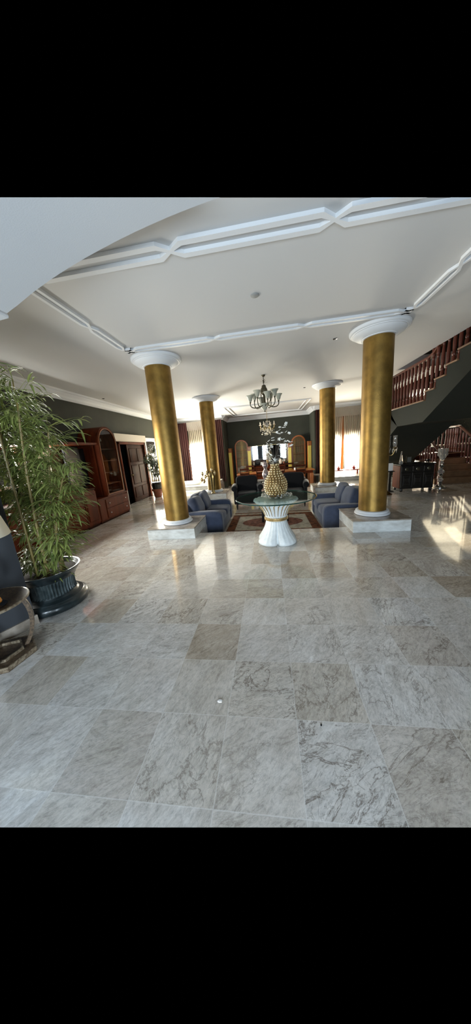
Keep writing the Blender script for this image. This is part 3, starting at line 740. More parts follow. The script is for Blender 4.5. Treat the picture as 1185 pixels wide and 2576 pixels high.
# far sideboard, mirror, bits on it
t = thing('sideboard', 'dark wood sideboard under the wide wall mirror', 'sideboard', (-.02, 14.92, P))
bm = BM(); box(bm, -.93, .93, .02, .42, .08, .93, .006); obj('body', bm, WOODD, t)
bm = BM(); box(bm, -.95, .95, -.01, .43, .93, .965, .006); obj('top', bm, WOODD, t)
for i in range(3):
    bm = BM(); x = -.62 + .62 * i; box(bm, x - .28, x + .28, 0, .02, .7, .9, .005); d = obj('drawer', bm, WOOD, t)
    bm = BM(); ball(bm, (x, -.015, .8), .018); obj('knob', bm, BRASS, d, smooth='all')
    bm = BM(); box(bm, x - .28, x + .28, 0, .02, .14, .66, .006); obj('door', bm, WOOD, t)
t = thing('wall_mirror', 'wide frameless-looking mirror above the far sideboard', 'mirror', (0, YF - .002, .72)); t['label'] = 'wide mirror in a thin brass edge above the far sideboard'
bm = BM(); box(bm, -.98, 1.0, -.012, -.006, .01, .97); obj('mirror_glass', bm, MIRROR, t)
bm = BM(); ring_prism(bm, [(-1., 0), (1.02, 0), (1.02, .99), (-1., .99)], [(-.98, .015), (1.0, .015), (1.0, .97), (-.98, .97)], -.022, 0, 'y'); obj('frame', bm, BRASS, t)
def small(name, label, cat, loc, prof, m, n=18, **k):
    bm = BM(); lathe(bm, prof, n=n); o = obj(name, bm, m, loc=loc, smooth=True); return tag(o, label, cat)
SBZ = P + .967
t = thing('white_flower_vase', 'white vase of pale flowers standing before the mirror', 'vase', (-.12, 15.08, SBZ))
bm = BM(); lathe(bm, [(.06, 0), (.08, .04), (.09, .12), (.05, .22), (.04, .26), (.055, .29)], n=20); obj('body', bm, PEARL, t, smooth=True)
bm = BM(); rn = random.Random(8)
for i in range(60):
    a = rn.uniform(0, 6.28); r = rn.uniform(0, .2) ; z = .35 + rn.uniform(0, .75)
    puff(bm, (r * math.cos(a), r * math.sin(a) * .5, z), (.035, .035, .022), 1., nu=7, nv=4)
for i in range(16):
    a = i * .9; leaf(bm, (0, 0, .28), (math.cos(a), math.sin(a) * .3, 1.6), .45, .012, .12)
obj('flower_foliage', bm, PETAL, t, smooth='all')
t = thing('boat_bowl', 'dark boat-shaped bowl on the far sideboard', 'bowl', (-.66, 15.05, SBZ))
bm = BM(); puff(bm, (0, 0, .09), (.14, .08, .06), .8, nu=20, nv=8); obj('bowl', bm, BLACK, t, smooth='all')
bm = BM(); box(bm, -.06, .06, -.04, .04, 0, .04, .01); obj('foot', bm, BLACK, t)
bm = BM(); box(bm, -.07, .07, 0, .02, 0, .16, .003, M=Matrix.Rotation(-.2, 4, 'X')); o = obj('white_card', bm, WHITEP, loc=(-.42, 14.97, SBZ + .005)); tag(o, 'white card propped up beside the dark boat-shaped bowl', 'card')
small('cream_jar', 'cream lidded jar near the arched cabinet end of the far sideboard', 'jar', (-.87, 15.05, SBZ), [(.04, 0), (.065, .05), (.06, .13), (.04, .15), (.045, .17), (.01, .2)], CREAM)
small('cream_jar', 'pale tall jar on the staircase end of the far sideboard', 'jar', (.62, 15.05, SBZ), [(.06, 0), (.09, .06), (.085, .16), (.05, .24), (.055, .27)], CREAM)
t = thing('flower_posy', 'pink and white posy at the staircase end of the far sideboard', 'flowers', (.8, 15.03, SBZ))
bm = BM(); lathe(bm, [(.04, 0), (.05, .05), (.045, .1)], n=14); obj('pot', bm, TERRA, t, smooth=True)
bm = BM(); rn = random.Random(4)
for i in range(14): puff(bm, (rn.uniform(-.08, .08), rn.uniform(-.06, .06), .12 + rn.uniform(0, .09)), (.03, .03, .025), 1., nu=7, nv=5)
obj('flower_foliage', bm, PETAL, t, smooth='all')
# drapes and net curtains
def pleat(x0, x1, y, z0, z1, amp, n, taper=(0, 0), phase=0., rows=6, sharp=.8):
    bm = BM(); cols = n * 8; g = []
    for j in range(rows + 1):
        v = j / rows; z = z0 + (z1 - z0) * v; row = []
        for i in range(cols + 1):
            u = i / cols; a = u * n * 2 * PI + phase
            w = amp * (1. + .35 * math.sin(3.1 * v + i * .05)) * (1 - .45 * v)
            xa = x0 + taper[0] * (1 - v); xb = x1 + taper[1] * (1 - v)
            row.append(bm.verts.new((xa + (xb - xa) * u + .2 * w * math.sin(2 * a + v), y + w * sgn(math.sin(a), sharp), z)))
        g.append(row)
    for a, b in zip(g, g[1:]):
        for i in range(cols): bm.faces.new((a[i], a[i + 1], b[i + 1], b[i]))
    return bm
def curtain(name, label, cat, m, args, group, kw={}):
    o = obj(name, pleat(*args, **kw), m, smooth='all'); tag(o, label, cat, group); return o
DG = 'dark red floor-length drapes'
curtain('drape', 'dark red drape at the edge of the white-lit window behind the nearest column', 'curtain', BURG, (-4.75, -4.1, YW - .2, .18, 3.12, .05, 6), DG)
curtain('drape', 'dark red drapes hanging between the farther column and the orange pillar', 'curtain', BURG, (-2.72, -2.28, YW - .2, .02, 3.12, .05, 5), DG, {'taper': (0, 0)})
curtain('drape', 'dark red drapes next to the farther column on the staircase side', 'curtain', BURG, (2.28, 2.72, YW - .2, .02, 3.12, .05, 5), DG)
SG = 'net curtains at the back windows'
curtain('net_curtain', 'pleated net curtain of the window on the flower sculpture side', 'curtain', SHEER, (-4.1, -2.75, YW - .12, .2, 2.8, .055, 14), SG, {'rows': 8})
curtain('net_pelmet', 'gathered grey pelmet over the net curtain on the flower sculpture side', 'pelmet', SHEERT, (-4.1, -2.72, YW - .19, 2.72, 3.13, .012, 40), 'gathered pelmets')
curtain('net_curtain', 'net curtain half hanging between the drape and the wooden mullion', 'curtain', SHEER, (2.72, 3.56, YW - .12, .17, 2.8, .055, 9), SG, {'taper': (0, -.09), 'rows': 8})
curtain('net_curtain', 'net curtain half hanging on the stair side of the wooden mullion', 'curtain', SHEER, (3.58, 4.42, YW - .12, .17, 2.8, .055, 9), SG, {'taper': (.09, 0), 'rows': 8})
curtain('net_pelmet', 'gathered grey pelmet over the window with the wooden mullion', 'pelmet', SHEERT, (2.72, 4.42, YW - .19, 2.72, 3.13, .012, 46), 'gathered pelmets')
bm = BM(); box(bm, 3.45, 3.64, YW - .04, YW - .001, .17, 2.72, .01); struct('trim_17', bm, WOODL)
# red bench with red pots on the ledge under that window, small bird figure
t = thing('low_bench', 'low red bench on the stone ledge under the mullioned window', 'bench', (3.3, 12.1, .166))
bm = BM(); box(bm, -.75, .75, -.14, .14, .16, .2, .01); obj('seat', bm, REDW, t)
for x in (-.66, .45, .66):
    bm = BM(); box(bm, x - .03, x + .03, -.1, .1, 0, .16, .005); obj('leg', bm, REDW, t)
for k, (x, lab) in enumerate(((2.98, 'red flowering pot on the low bench before the wooden mullion'), (3.62, 'red flowering pot at the stair side of the low bench'))):
    t = thing('flower_pot', lab, 'flowers', (x, 12.08, .367), 0, 'red flowers on the bench')
    bm = BM(); lathe(bm, [(.05, 0), (.07, .09), (.075, .1), (.06, .1)], n=14); obj('pot', bm, REDW, t, smooth=True)
    bm = BM(); rn = random.Random(k)
    for i in range(16): a = i * 2.4; leaf(bm, (0, 0, .08), (math.cos(a), math.sin(a), .5 + .6 * (i % 3)), .12, .025, .3)
    obj('flower_foliage', bm, RED, t)
    bm = BM(); tube(bm, [(0, 0, .1), (.01, 0, .2), (0, .01, .32)], [.012, .012, .004], 6); obj('stem', bm, BARK, t)
# window seat cushion and white bird on the other ledge
bm = BM(); puff(bm, (0, 0, .09), (.5, .18, .09), .5, nu=26, nv=10); o = obj('bolster_cushion', bm, mat('ivory_cotton', (.7, .66, .56), .85), loc=(-3.62, 11.9, .166), smooth='all'); tag(o, 'ivory bolster cushion on the stone ledge under the bright window', 'cushion')
t = thing('bird_figure', 'small white bird figure at the end of the ivory bolster', 'figurine', (-3.0, 11.55, .166))
bm = BM(); puff(bm, (0, 0, .09), (.09, .045, .05), .9, rot=Matrix.Rotation(-.5, 3, 'Y')); tube(bm, bez((.06, 0, .12), (.11, 0, .16), (.06, 0, .24), (.12, 0, .25), 6), [.025, .02, .018, .018, .02, .016, .004], 7); obj('body', bm, WHITEP, t, smooth='all')
bm = BM(); lathe(bm, [(.05, 0), (.05, .012), (.02, .02), (.015, .05)], n=12); obj('foot', bm, WHITEP, t)

# ------------------------------------------------------------------ chandeliers
t = thing('chandelier', 'bronze pineapple chandelier with frosted bell shades', 'chandelier', (-.045, 7.1, CEIL))
bm = BM(); lathe(bm, [(.001, -.045), (.03, -.04), (.045, -.02), (.05, 0)], n=20); obj('ceiling_rose', bm, BRONZE, t, smooth=True)
bm = BM(); tube(bm, [(0, 0, -.04), (0, 0, -.14)], .009, 8); obj('stem', bm, BRONZE, t)
bm = BM()
for i in range(14):
    a = i * 2.4; leaf(bm, (0, 0, -.22 + .004 * i), (math.cos(a), math.sin(a), 1.2 + .12 * i), .13 - .003 * i, .013, .35)
obj('crown_foliage', bm, BRONZE, t)
bm = BM(); lathe(bm, [(.02, -.22), (.05, -.24), (.055, -.28), (.075, -.31), (.09, -.36), (.085, -.41), (.06, -.45), (.03, -.48), (.028, -.62), (.06, -.66), (.09, -.69), (.1, -.72), (.06, -.74), (.03, -.75)], n=20, flute=(1, 6, .12)); obj('pineapple_body', bm, BRONZE, t, smooth=True)
for i in range(8):
    a = 2 * PI * i / 8 + .22; hi = i % 2
    r1, z1 = (.36, -.62) if not hi else (.3, -.55)
    d = V((math.cos(a), math.sin(a), 0))
    bm = BM(); tube(bm, bez(d * .07 + V((0, 0, -.68)), d * .2 + V((0, 0, -.8)), d * (r1 + .04) + V((0, 0, -.76)), d * r1 + V((0, 0, z1)), 10), .0125, 7)
    ball(bm, d * r1 + V((0, 0, z1)), .024); arm = obj('arm', bm, BRONZE, t, smooth='all')
    bm = BM(); lathe(bm, [(.02, 0), (.035, .015), (.05, .05), (.06, .09), (.085, .13), (.1, .15), (.097, .153), (.055, .09), (.03, .02)], c=d * r1 + V((0, 0, z1 + .015)), n=20); obj('bell_shade', bm, OPAL, arm, smooth='all')
for i in range(3):
    a = 2 * PI * i / 3; d = V((math.cos(a), math.sin(a), 0))
    bm = BM(); tube(bm, bez(d * .08 + V((0, 0, -.4)), d * .2 + V((0, 0, -.38)), d * .17 + V((0, 0, -.6)), d * .1 + V((0, 0, -.66)), 8), .009, 6); obj('scroll_bracket', bm, BRONZE, t, smooth='all')
bm = BM(); lathe(bm, [(.012, -.83), (.03, -.81), (.05, -.8), (.09, -.75), (.12, -.7), (.145, -.665), (.14, -.66), (.1, -.71), (.03, -.78)], n=24); obj('bottom_bowl', bm, OPAL, t, smooth=True)
bm = BM(); lathe(bm, [(.001, -.87), (.012, -.855), (.02, -.84), (.015, -.82)], n=12); obj('finial', bm, BRONZE, t, smooth=True)
# crystal chandelier over the dining table
t = thing('chandelier', 'small crystal chandelier on a long chain over the dining table', 'chandelier', (-.01, 12.7, CEIL))
bm = BM(); lathe(bm, [(.05, -.04), (.06, 0)], n=16); obj('ceiling_rose', bm, BRASS, t)
bm = BM()
for i in range(14): lathe(bm, [(.008, -.012), (.014, -.006), (.014, .006), (.008, .012)], c=(0, 0, -.06 - .038 * i), n=8)
tube(bm, [(0, 0, 0), (0, 0, -.6)], .004, 5); obj('chain', bm, BRASS, t)
bm = BM(); lathe(bm, [(.02, -.56), (.06, -.58), (.09, -.6), (.03, -.64), (.025, -.72), (.07, -.76), (.08, -.8), (.03, -.84), (.02, -.95), (.05, -1.0), (.03, -1.06), (.001, -1.1)], n=16); obj('crystal_stem', bm, CRYSTAL, t, smooth=True)
rn = random.Random(9)
for i in range(8):
    a = 2 * PI * i / 8 + .3; d = V((math.cos(a), math.sin(a), 0))
    bm = BM(); tube(bm, bez(d * .03 + V((0, 0, -.84)), d * .15 + V((0, 0, -1.0)), d * .36 + V((0, 0, -.96)), d * .34 + V((0, 0, -.76)), 9), .011, 7); arm = obj('arm', bm, BRASS, t, smooth='all')
    bm = BM(); lathe(bm, [(.012, 0), (.05, .012), (.055, .02), (.015, .02), (.013, .1), (.012, .13), (.001, .17)], c=d * .34 + V((0, 0, -.76)), n=10); obj('candle', bm, CREAM, arm, smooth=True)
    bm = BM()
    for k in range(9):
        r = rn.uniform(.06, .36); z = -.8 - rn.uniform(0, .3) - .12 * (1 - r / .36); q = d * r + V((rn.uniform(-.06, .06), rn.uniform(-.06, .06), z))
        lathe(bm, [(.001, -.045), (.014, -.02), (.009, .0), (.001, .018)], c=q, n=5)
    obj('crystal_drop_fringe', bm, mat('warm_crystal_drops', (.95, .88, .7), .1, coat=.6, metal=.35), arm, smooth=False)
# ceiling fittings
small('ceiling_cover_plate', 'small grey oval cover plate on the white ceiling', 'cover plate', (-.071, 3.564, CEIL - .012), [(.001, 0), (.045, .001), (.052, .006), (.052, .012)], mat('grey_plastic', (.3, .3, .29), .6), 24)
for x, y, lab in ((1.231, 5.304, 'tiny recessed ceiling spot close to the capital by the staircase'), (1.213, 9.191, 'tiny recessed ceiling spot close to the farther capital on the staircase side'), (-4.62, 7.57, 'tiny recessed ceiling spot above the arched wall cabinet')):
    small('ceiling_spot', lab, 'ceiling spot', (x, y, CEIL - .01), [(.001, .006), (.018, .006), (.02, 0), (.034, .002), (.036, .01)], BLACK)['group'] = 'recessed ceiling spots'
# ------------------------------------------------------------------ wall unit on the long wall
XC = -4.33
t = thing('low_cabinet', 'long low mahogany cabinet behind the bamboo on the long wall', 'cabinet', (-4.64, 4.55, 0))
bm = BM(); box(bm, -.3, .29, -1.47, 1.46, .06, .92, .005); obj('body', bm, WOOD, t)
bm = BM(); box(bm, -.3, .3, -1.48, 1.48, .92, .955, .008); obj('top', bm, WOODD, t)
bm = BM(); box(bm, -.3, .27, -1.46, 1.45, 0, .06); obj('plinth', bm, WOODD, t)
for i in range(6):
    y = -1.44 + i * .485
    bm = BM(); box(bm, .29, .306, y + .008, y + .477, .1, .89, .004); box(bm, .3, .318, y + .07, y + .415, .17, .82, .012); d = obj('door', bm, WOOD, t)
    bm = BM(); ball(bm, (.32, y + (.44 if i % 2 == 0 else .04), .55), .011, 6); obj('knob', bm, BRASS, d, smooth='all')
t = thing('drawer_cabinet', 'low mahogany drawer cabinet with pale knobs under the arched cabinet', 'cabinet', (-4.64, 6.77, 0))
bm = BM(); box(bm, -.3, .29, -.72, .71, .05, .62, .005); obj('body', bm, WOOD, t)
bm = BM(); box(bm, -.3, .305, -.73, .715, .62, .65, .006); obj('top', bm, WOOD, t)
bm = BM(); box(bm, -.3, .27, -.71, .7, 0, .05); obj('plinth', bm, WOODD, t)
bm = BM(); box(bm, -.3, .31, .715, .73, 0, .65, .003); obj('pale_end_edge', bm, CREAM, t)
for z0, z1 in ((.09, .33), (.35, .59)):
    bm = BM(); box(bm, .29, .308, -.42, .69, z0, z1, .006); d = obj('drawer', bm, WOOD, t)
    for y in (-.28, .52):
        bm = BM(); ball(bm, (.318, y, (z0 + z1) / 2 + .005), .016, 8); obj('knob', bm, WHITEP, d, smooth='all')
bm = BM(); box(bm, .29, .302, -.71, -.45, .08, .6, .006); obj('door', bm, WOOD, t)
c = make_arch_cab('display_cabinet', 'tall arch-topped glazed mahogany cabinet on the long wall beside the doorway', 'c', (0, 0, 0), 0, 1, 1, 0, 1, WOOD, WOODD, False) if 0 else make_arch_cab('display_cabinet', 'tall arch-topped glazed mahogany cabinet on the long wall beside the doorway', (-4.37, 6.93, .652), PI / 2, .86, .54, .0, 1.4, WOOD, WOODD, False, None, None, 4)
bm = BM(); box(bm, -4.9, XC - .02, 3.1, 6.48, 2.0, 2.06, .006); o = obj('bridge_shelf', bm, WOOD); tag(o, 'long mahogany shelf bridging above the low cabinet to the arched cabinet', 'shelf')
for y0 in (3.1,):
    bm = BM(); box(bm, -4.9, -4.5, y0, y0 + .04, .957, 1.998, .003); o = obj('upright_panel', bm, WOOD); tag(o, 'mahogany upright under the bridging shelf, hidden in the bamboo leaves' if y0 > 4 else 'mahogany upright under the bridging shelf at its end away from the doorway', 'panel')
bm = BM(); box(bm, -4.9, -4.46, 6.44, 6.47, .66, 1.998, .003); o = obj('upright_panel', bm, WOOD); tag(o, 'wide mahogany side panel just before the arched glazed cabinet', 'panel')
o = obj('beige_curtain', pleat(-.34, .36, 0, .96, 1.98, .025, 7), BEIGE, smooth='all'); o.rotation_euler = (0, 0, PI / 2); o.location = (-4.88, 5.78, 0); tag(o, 'short beige curtain hanging between the window and the black television', 'curtain')
t = thing('television', 'black television on the low cabinet beside the arched cabinet', 'television', (-4.72, 6.05, .957))
bm = BM(); box(bm, -.03, .03, -.35, .33, .06, .98, .01); obj('screen', bm, BLACK, t)
bm = BM(); box(bm, -.1, .1, -.25, .2, 0, .02, .005); box(bm, -.03, .03, -.06, .06, .02, .06); obj('stand', bm, BLACK, t)
# ------------------------------------------------------------------ ficus by the doorway
t = thing('potted_ficus', 'small leafy ficus in a terracotta pot by the bright glazed door', 'plant', (-4.5, 10.0, 0))
bm = BM(); lathe(bm, [(.13, 0), (.14, .02), (.185, .25), (.19, .26), (.215, .262), (.22, .33), (.2, .335), (.19, .3)], n=28); obj('pot', bm, TERRA, t, smooth=True)
bm = BM(); lathe(bm, [(.001, .29), (.19, .3)], n=20); obj('soil', bm, SOIL, t)
bm = BM(); rn = random.Random(12); tips = []
for k in range(3):
    x, y = (-.05, .03, .06)[k], (.02, -.05, .04)[k]
    pts = bez((x, y, .28), (x * 2, y, .7), (x * 1 + (.05, -.04, 0)[k], y * 2, 1.1), ((-.12, .1, .02)[k], (-.05, .08, .0)[k], 1.75), 9)
    tube(bm, pts, [.02, .02, .018, .018, .017, .016, .014, .012, .01, .007], 7)
    for i in range(14):
        q = pts[rn.randint(4, 9)]; d = V((rn.uniform(-1, 1), rn.uniform(-1, 1), rn.uniform(.0, 1))).normalized() * rn.uniform(.2, .55)
        e = q + d; e.z = min(e.z, 2.38); tube(bm, bez(q, q + d * .4 + V((0, 0, .05)), q + d * .8 + V((0, 0, .05)), e, 5), [.007, .006, .005, .004, .003, .002], 5); tips += [q + (e - q) * s for s in (.35, .6, .85, 1.)]
obj('trunk_and_stem', bm, BARK, t, smooth='all')
bm = BM()
for q in tips:
    for i in range(8):
        d = V((rn.uniform(-1, 1), rn.uniform(-1, 1), rn.uniform(-.9, .5))); leaf(bm, q + V((rn.uniform(-.05, .05), rn.uniform(-.05, .05), rn.uniform(-.06, .06))), d, rn.uniform(.07, .12), rn.uniform(.018, .027), .25)
obj('foliage', bm, LEAF2, t)
bm = BM(); lathe(bm, [(.18, .335), (.2, .5), (.17, .6)], n=12)
obj('inner_pot_rim', bm, DARK, t)
# ------------------------------------------------------------------ bamboo in a fluted planter
BX, BY = -2.62, 2.52
t = thing('potted_bamboo', 'tall bamboo in a blue-green fluted planter on a round foot', 'plant', (BX, BY, 0))
bm = BM(); lathe(bm, [(.3, 0), (.345, .005), (.36, .03), (.36, .06), (.35, .085), (.335, .095), (.33, .1), (.318, .105), (.312, .115), (.3, .118), (.29, .125), (.275, .128), (.262, .14), (.252, .16)], n=64); obj('foot', bm, TEAL, t, smooth=True)
bm = BM(); lathe(bm, [(.25, .158), (.25, .17), (.245, .2), (.245, .26), (.255, .32), (.262, .335)], n=96, flute=(1, 4, .1)); obj('fluted_bowl', bm, mat('lighter_verdigris', (.1, .125, .125), .35, col2=(.028, .038, .04), nscale=9), t, smooth=False)  # bowl coloured lighter than the foot and rim
bm = BM(); lathe(bm, [(.255, .33), (.275, .338), (.28, .35), (.29, .37), (.315, .4), (.335, .425), (.342, .438), (.338, .447), (.32, .445), (.3, .42), (.28, .4)], n=64); obj('rim', bm, TEAL, t, smooth=True)
bm = BM(); lathe(bm, [(.001, .42), (.3, .405)], n=30); obj('soil', bm, SOIL, t)
rn = random.Random(31)
nodes = []
canes = [(-.09, -.06, .0, .05, 2.3), (.1, -.1, .16, .0, 2.2), (-.02, .08, .02, .1, 2.5), (.16, .06, .12, .12, 2.0), (-.17, .04, -.16, .06, 2.1), (.03, -.16, .1, -.08, 2.45), (-.1, .14, -.1, .2, 1.9), (.2, -.02, .3, .05, 1.55)]
for k, (x, y, lx, ly, h) in enumerate(canes):
    bm = BM(); pts = []; rad_ = []
    for i in range(25):
        s = i / 24; z = .41 + (h - .41) * s
        pts.append((x + lx * s * s, y + ly * s * s, z)); rad_.append((.0165 if k in (0, 1, 3) else .012) * (1 - .55 * s) * (1.22 if i % 3 == 0 else 1.))
        if i % 3 == 0 and i > 2: nodes.append((V(pts[-1]), s, k))
        if i % 3 == 1 and i > 4: nodes.append((V(pts[-1]), s, k))
    tube(bm, pts, rad_, 8); obj('cane', bm, CANE, t, smooth='all')
bl = BM(); bt = BM()
def clear(q): return not (BX + q[0] < -2.33 and BY + q[1] < 2.4)       # keep the leaves off the wall pier
for q, s, k in nodes:
    for i in range(4 if q.z < 1.0 else 6):
        a = rn.uniform(0, 2 * PI); ln = rn.uniform(.12, .42) * (1 if q.z > .9 else .8)
        d = V((math.cos(a), math.sin(a), rn.uniform(.1, .7))).normalized()
        if q.y + d.y * ln + BY < 2.36 and q.x + d.x * ln + BX < -2.3: continue
        if q.x + d.x * ln > .62: ln *= .5
        e = q + d * ln + V((0, 0, -.05 * ln))
        tw = bez(q, q + d * ln * .4 + V((0, 0, .03)), e + V((0, 0, .04)), e, 4)
        tube(bt, tw, [.003, .0025, .002, .0015, .001], 4)
        for j in range(rn.randint(4, 5)):
            u = rn.uniform(.25, 1.); b_ = q + (e - q) * u
            if not clear(b_): continue
            aa = a + rn.uniform(-1.2, 1.2); leaf(bl, b_, (math.cos(aa), math.sin(aa), rn.uniform(-.5, .45)), rn.uniform(.14, .25), rn.uniform(.014, .022), rn.uniform(.12, .42))
for x, y, z in ((.0, -.05, 2.5), (.1, -.1, 2.45), (.2, -.05, 2.35), (.3, .02, 2.28), (.42, .0, 2.2)):      # airy top shoots
    for j in range(16):
        aa = rn.uniform(0, 6.28); leaf(bl, (x + rn.uniform(-.08, .08), y + rn.uniform(-.02, .1), z - rn.uniform(0, .25)), (math.cos(aa), math.sin(aa), rn.uniform(-.2, .6)), rn.uniform(.12, .2), .014, .3)
for x, y, z, n_ in ((.24, -.12, .62, 26), (.28, -.02, .68, 20), (.02, -.1, .5, 40), (-.12, -.05, .5, 34), (.12, -.1, .5, 30), (-.2, .0, .55, 26)):       # leaves hanging over the rim
    for j in range(n_):
        aa = rn.uniform(-2.6, .6); q = (x + rn.uniform(-.08, .08), y + rn.uniform(-.06, .06), z + rn.uniform(-.08, .08))
        if not clear(q): continue
        leaf(bl, q, (math.cos(aa), math.sin(aa), rn.uniform(-.3, .4)), rn.uniform(.13, .22), .018, .3)
obj('foliage', bl, LEAF, t); obj('twig_foliage', bt, LEAF, t)
# ------------------------------------------------------------------ inlaid side table, dish, lamp
SX, SY = -2.36, 1.66
t = thing('side_table', 'round inlaid side table with bowed legs beside the bamboo planter', 'table', (SX, SY, 0))
bm = BM(); lathe(bm, [(.001, .515), (.262, .515), (.268, .52), (.262, .534), (.001, .534)], n=48); obj('top', bm, INLAY, t, smooth=True)
bm = BM(); lathe(bm, [(.262, .513), (.275, .515), (.278, .525), (.275, .534), (.262, .536), (.262, .513)], n=48); obj('bone_rim', bm, INLAYW, t, smooth=True)
hexp = lambda r, a0=.4: [(r * math.cos(a0 + PI * i / 3), r * math.sin(a0 + PI * i / 3)) for i in range(6)]
bm = BM(); prism(bm, hexp(.24), 0, .045); obj('hexagonal_base', bm, INLAY, t)
bm = BM(); ring_prism(bm, hexp(.243), hexp(.232), .008, .048); obj('bone_border', bm, INLAYW, t)
bm = BM(); ring_prism(bm, hexp(.15), hexp(.135), .045, .07); obj('inner_hexagon_rim', bm, INLAYW, t)
for i in range(3):
    a = (-1., .75, 2.9)[i]; d = V((math.cos(a), math.sin(a), 0)); s = V((-d.y, d.x, 0))
    pts = bez(d * .2 + V((0, 0, .515)), d * .27 + V((0, 0, .4)), d * .26 + V((0, 0, .2)), d * .16 + V((0, 0, .06)), 12)
    bm = BM(); pr = None
    for q in pts:
        row = [bm.verts.new(q + o_) for o_ in (s * .021 + d * .015, -s * .021 + d * .015, -s * .021 - d * .015, s * .021 - d * .015)]
        if pr:
            for k in range(4): bm.faces.new((pr[k], pr[(k + 1) % 4], row[(k + 1) % 4], row[k]))
        else: bm.faces.new(row)
        pr = row
    bm.faces.new(pr); leg = obj('bowed_leg', bm, INLAY, t)
    bm = BM(); pr = None
    for q in pts:
        row = [bm.verts.new(q + o_) for o_ in (s * .016 + d * .018, -s * .016 + d * .018, -s * .016 + d * .013, s * .016 + d * .013)]
        if pr:
            for k in range(4): bm.faces.new((pr[k], pr[(k + 1) % 4], row[(k + 1) % 4], row[k]))
        else: bm.faces.new(row)
        pr = row
    bm.faces.new(pr); obj('bone_strip', bm, INLAYW, leg)
small('dark_dish', 'shallow black dish on the inlaid side table', 'dish', (-2.22, 1.6, .537), [(.03, 0), (.075, .006), (.085, .015), (.08, .017), (.03, .006)], BLACK, 24)
bm = BM(); rn = random.Random(2)
puff(bm, (0, 0, .03), (.045, .03, .028), .7, nu=10, nv=6, wob=.15); puff(bm, (.03, .01, .045), (.03, .022, .022), .7, nu=8, nv=5, wob=.2)
o = obj('amber_ornament', bm, AMBER, loc=(-2.22, 1.6, .547)); tag(o, 'lumpy orange amber ornament lying in the black dish', 'ornament')
t = thing('table_lamp', 'table lamp with a cream drum shade beside the dark wall pier', 'lamp', (-2.42, 1.7, .537))
bm = BM(); lathe(bm, [(.06, 0), (.065, .015), (.03, .04), (.05, .12), (.055, .2), (.03, .32), (.02, .36), (.015, .5), (.015, .6)], n=24); obj('base', bm, DARK, t, smooth=True)
bm = BM(); lathe(bm, [(.27, .535), (.275, .53), (.278, .535), (.2, .86), (.197, .86), (.27, .535)], n=40); obj('shade', bm, SHADE, t, smooth=True)
bm = BM(); lathe(bm, [(.012, .6), (.03, .66), (.02, .7), (.001, .71)], n=12); obj('bulb', bm, WHITEP, t, smooth=True)
# bits on the floor
bm = BM(); puff(bm, (0, 0, .004), (.016, .011, .004), .8, nu=9, nv=5, wob=.25); o = obj('white_scrap', bm, WHITEP, loc=(-.4, 1.355, 0)); tag(o, 'small white scrap lying on the near floor tiles', 'scrap')
bm = BM(); puff(bm, (0, 0, .003), (.006, .008, .003), .8, nu=7, nv=5); o = obj('dark_crumb', bm, BLACK, loc=(.222, 1.24, 0)); tag(o, 'tiny black crumb lying on a near tile joint', 'crumb')

# ------------------------------------------------------------------ staircase side: sideboard, candelabrum, crystal candlestick
t = thing('carved_sideboard', 'nearly black carved sideboard standing under the stairs', 'sideboard', (4.19, 8.14, 0))
bm = BM(); box(bm, -.455, .44, .02, .5, .08, .76, .012); obj('body', bm, DARK, t)
bm = BM(); box(bm, -.48, .465, -.01, .51, .76, .795, .01); obj('top', bm, DARK, t)
bm = BM(); box(bm, -.467, -.455, .04, .48, .1, .75, .004); obj('red_end_panel', bm, WOOD, t)
for i in range(3):
    x = -.3 + .295 * i
    bm = BM(); box(bm, x - .135, x + .135, 0, .02, .12, .55, .008); box(bm, x - .09, x + .09, -.012, .0, .18, .48, .01); box(bm, x - .07, x + .07, -.022, -.012, .25, .41, .012); d = obj('carved_door', bm, DARK, t)
    bm = BM(); box(bm, x - .135, x + .135, 0, .02, .58, .73, .008); d = obj('drawer', bm, DARK, t)
    bm = BM(); lathe(bm, [(.04, -.0), (.05, -.006), (.04, -.012), (.03, -.006)], n=16, M=Matrix.Rotation(PI / 2, 3, 'X'), c=(x, -.008, .65)); obj('ring_pull', bm, BRONZE, d, smooth=True)
for x in (-.4, .39):
    for y in (.06, .45):
        bm = BM(); lathe(bm, [(.03, 0), (.045, .04), (.035, .08)], c=(x, y, 0), n=12); obj('foot', bm, DARK, t)
SZ = .797
small('glass_decanter', 'clear tapering decanter at the candelabrum end of the carved sideboard', 'decanter', (3.82, 8.36, SZ), [(.05, 0), (.055, .01), (.05, .1), (.03, .22), (.018, .3), (.022, .33), (.012, .36)], CRYSTAL, 18)
t = thing('photo_frame', 'small dark picture frame standing on the carved sideboard', 'picture frame', (4.08, 8.44, SZ))
bm = BM(); ring_prism(bm, [(-.08, 0), (.08, 0), (.08, .2), (-.08, .2)], [(-.055, .025), (.055, .025), (.055, .175), (-.055, .175)], 0, .02, 'y'); obj('frame', bm, BRONZE, t)
bm = BM(); box(bm, -.055, .055, .008, .014, .025, .175); obj('picture', bm, mat('faded_print', (.12, .11, .09), .5), t)
bm = BM(); box(bm, -.012, .012, .02, .09, 0, .012); obj('strut', bm, BRONZE, t)
small('oval_silver_tray', 'flat silver tray on the carved sideboard', 'tray', (4.32, 8.33, SZ), [(.05, 0), (.17, .004), (.2, .018), (.195, .02), (.16, .008)], SILVER, 30)
small('small_silver_bowl', 'little silver bowl beside the flat tray', 'bowl', (4.58, 8.42, SZ), [(.03, 0), (.035, .02), (.06, .05), (.075, .08), (.07, .08), (.05, .04)], SILVER, 20)
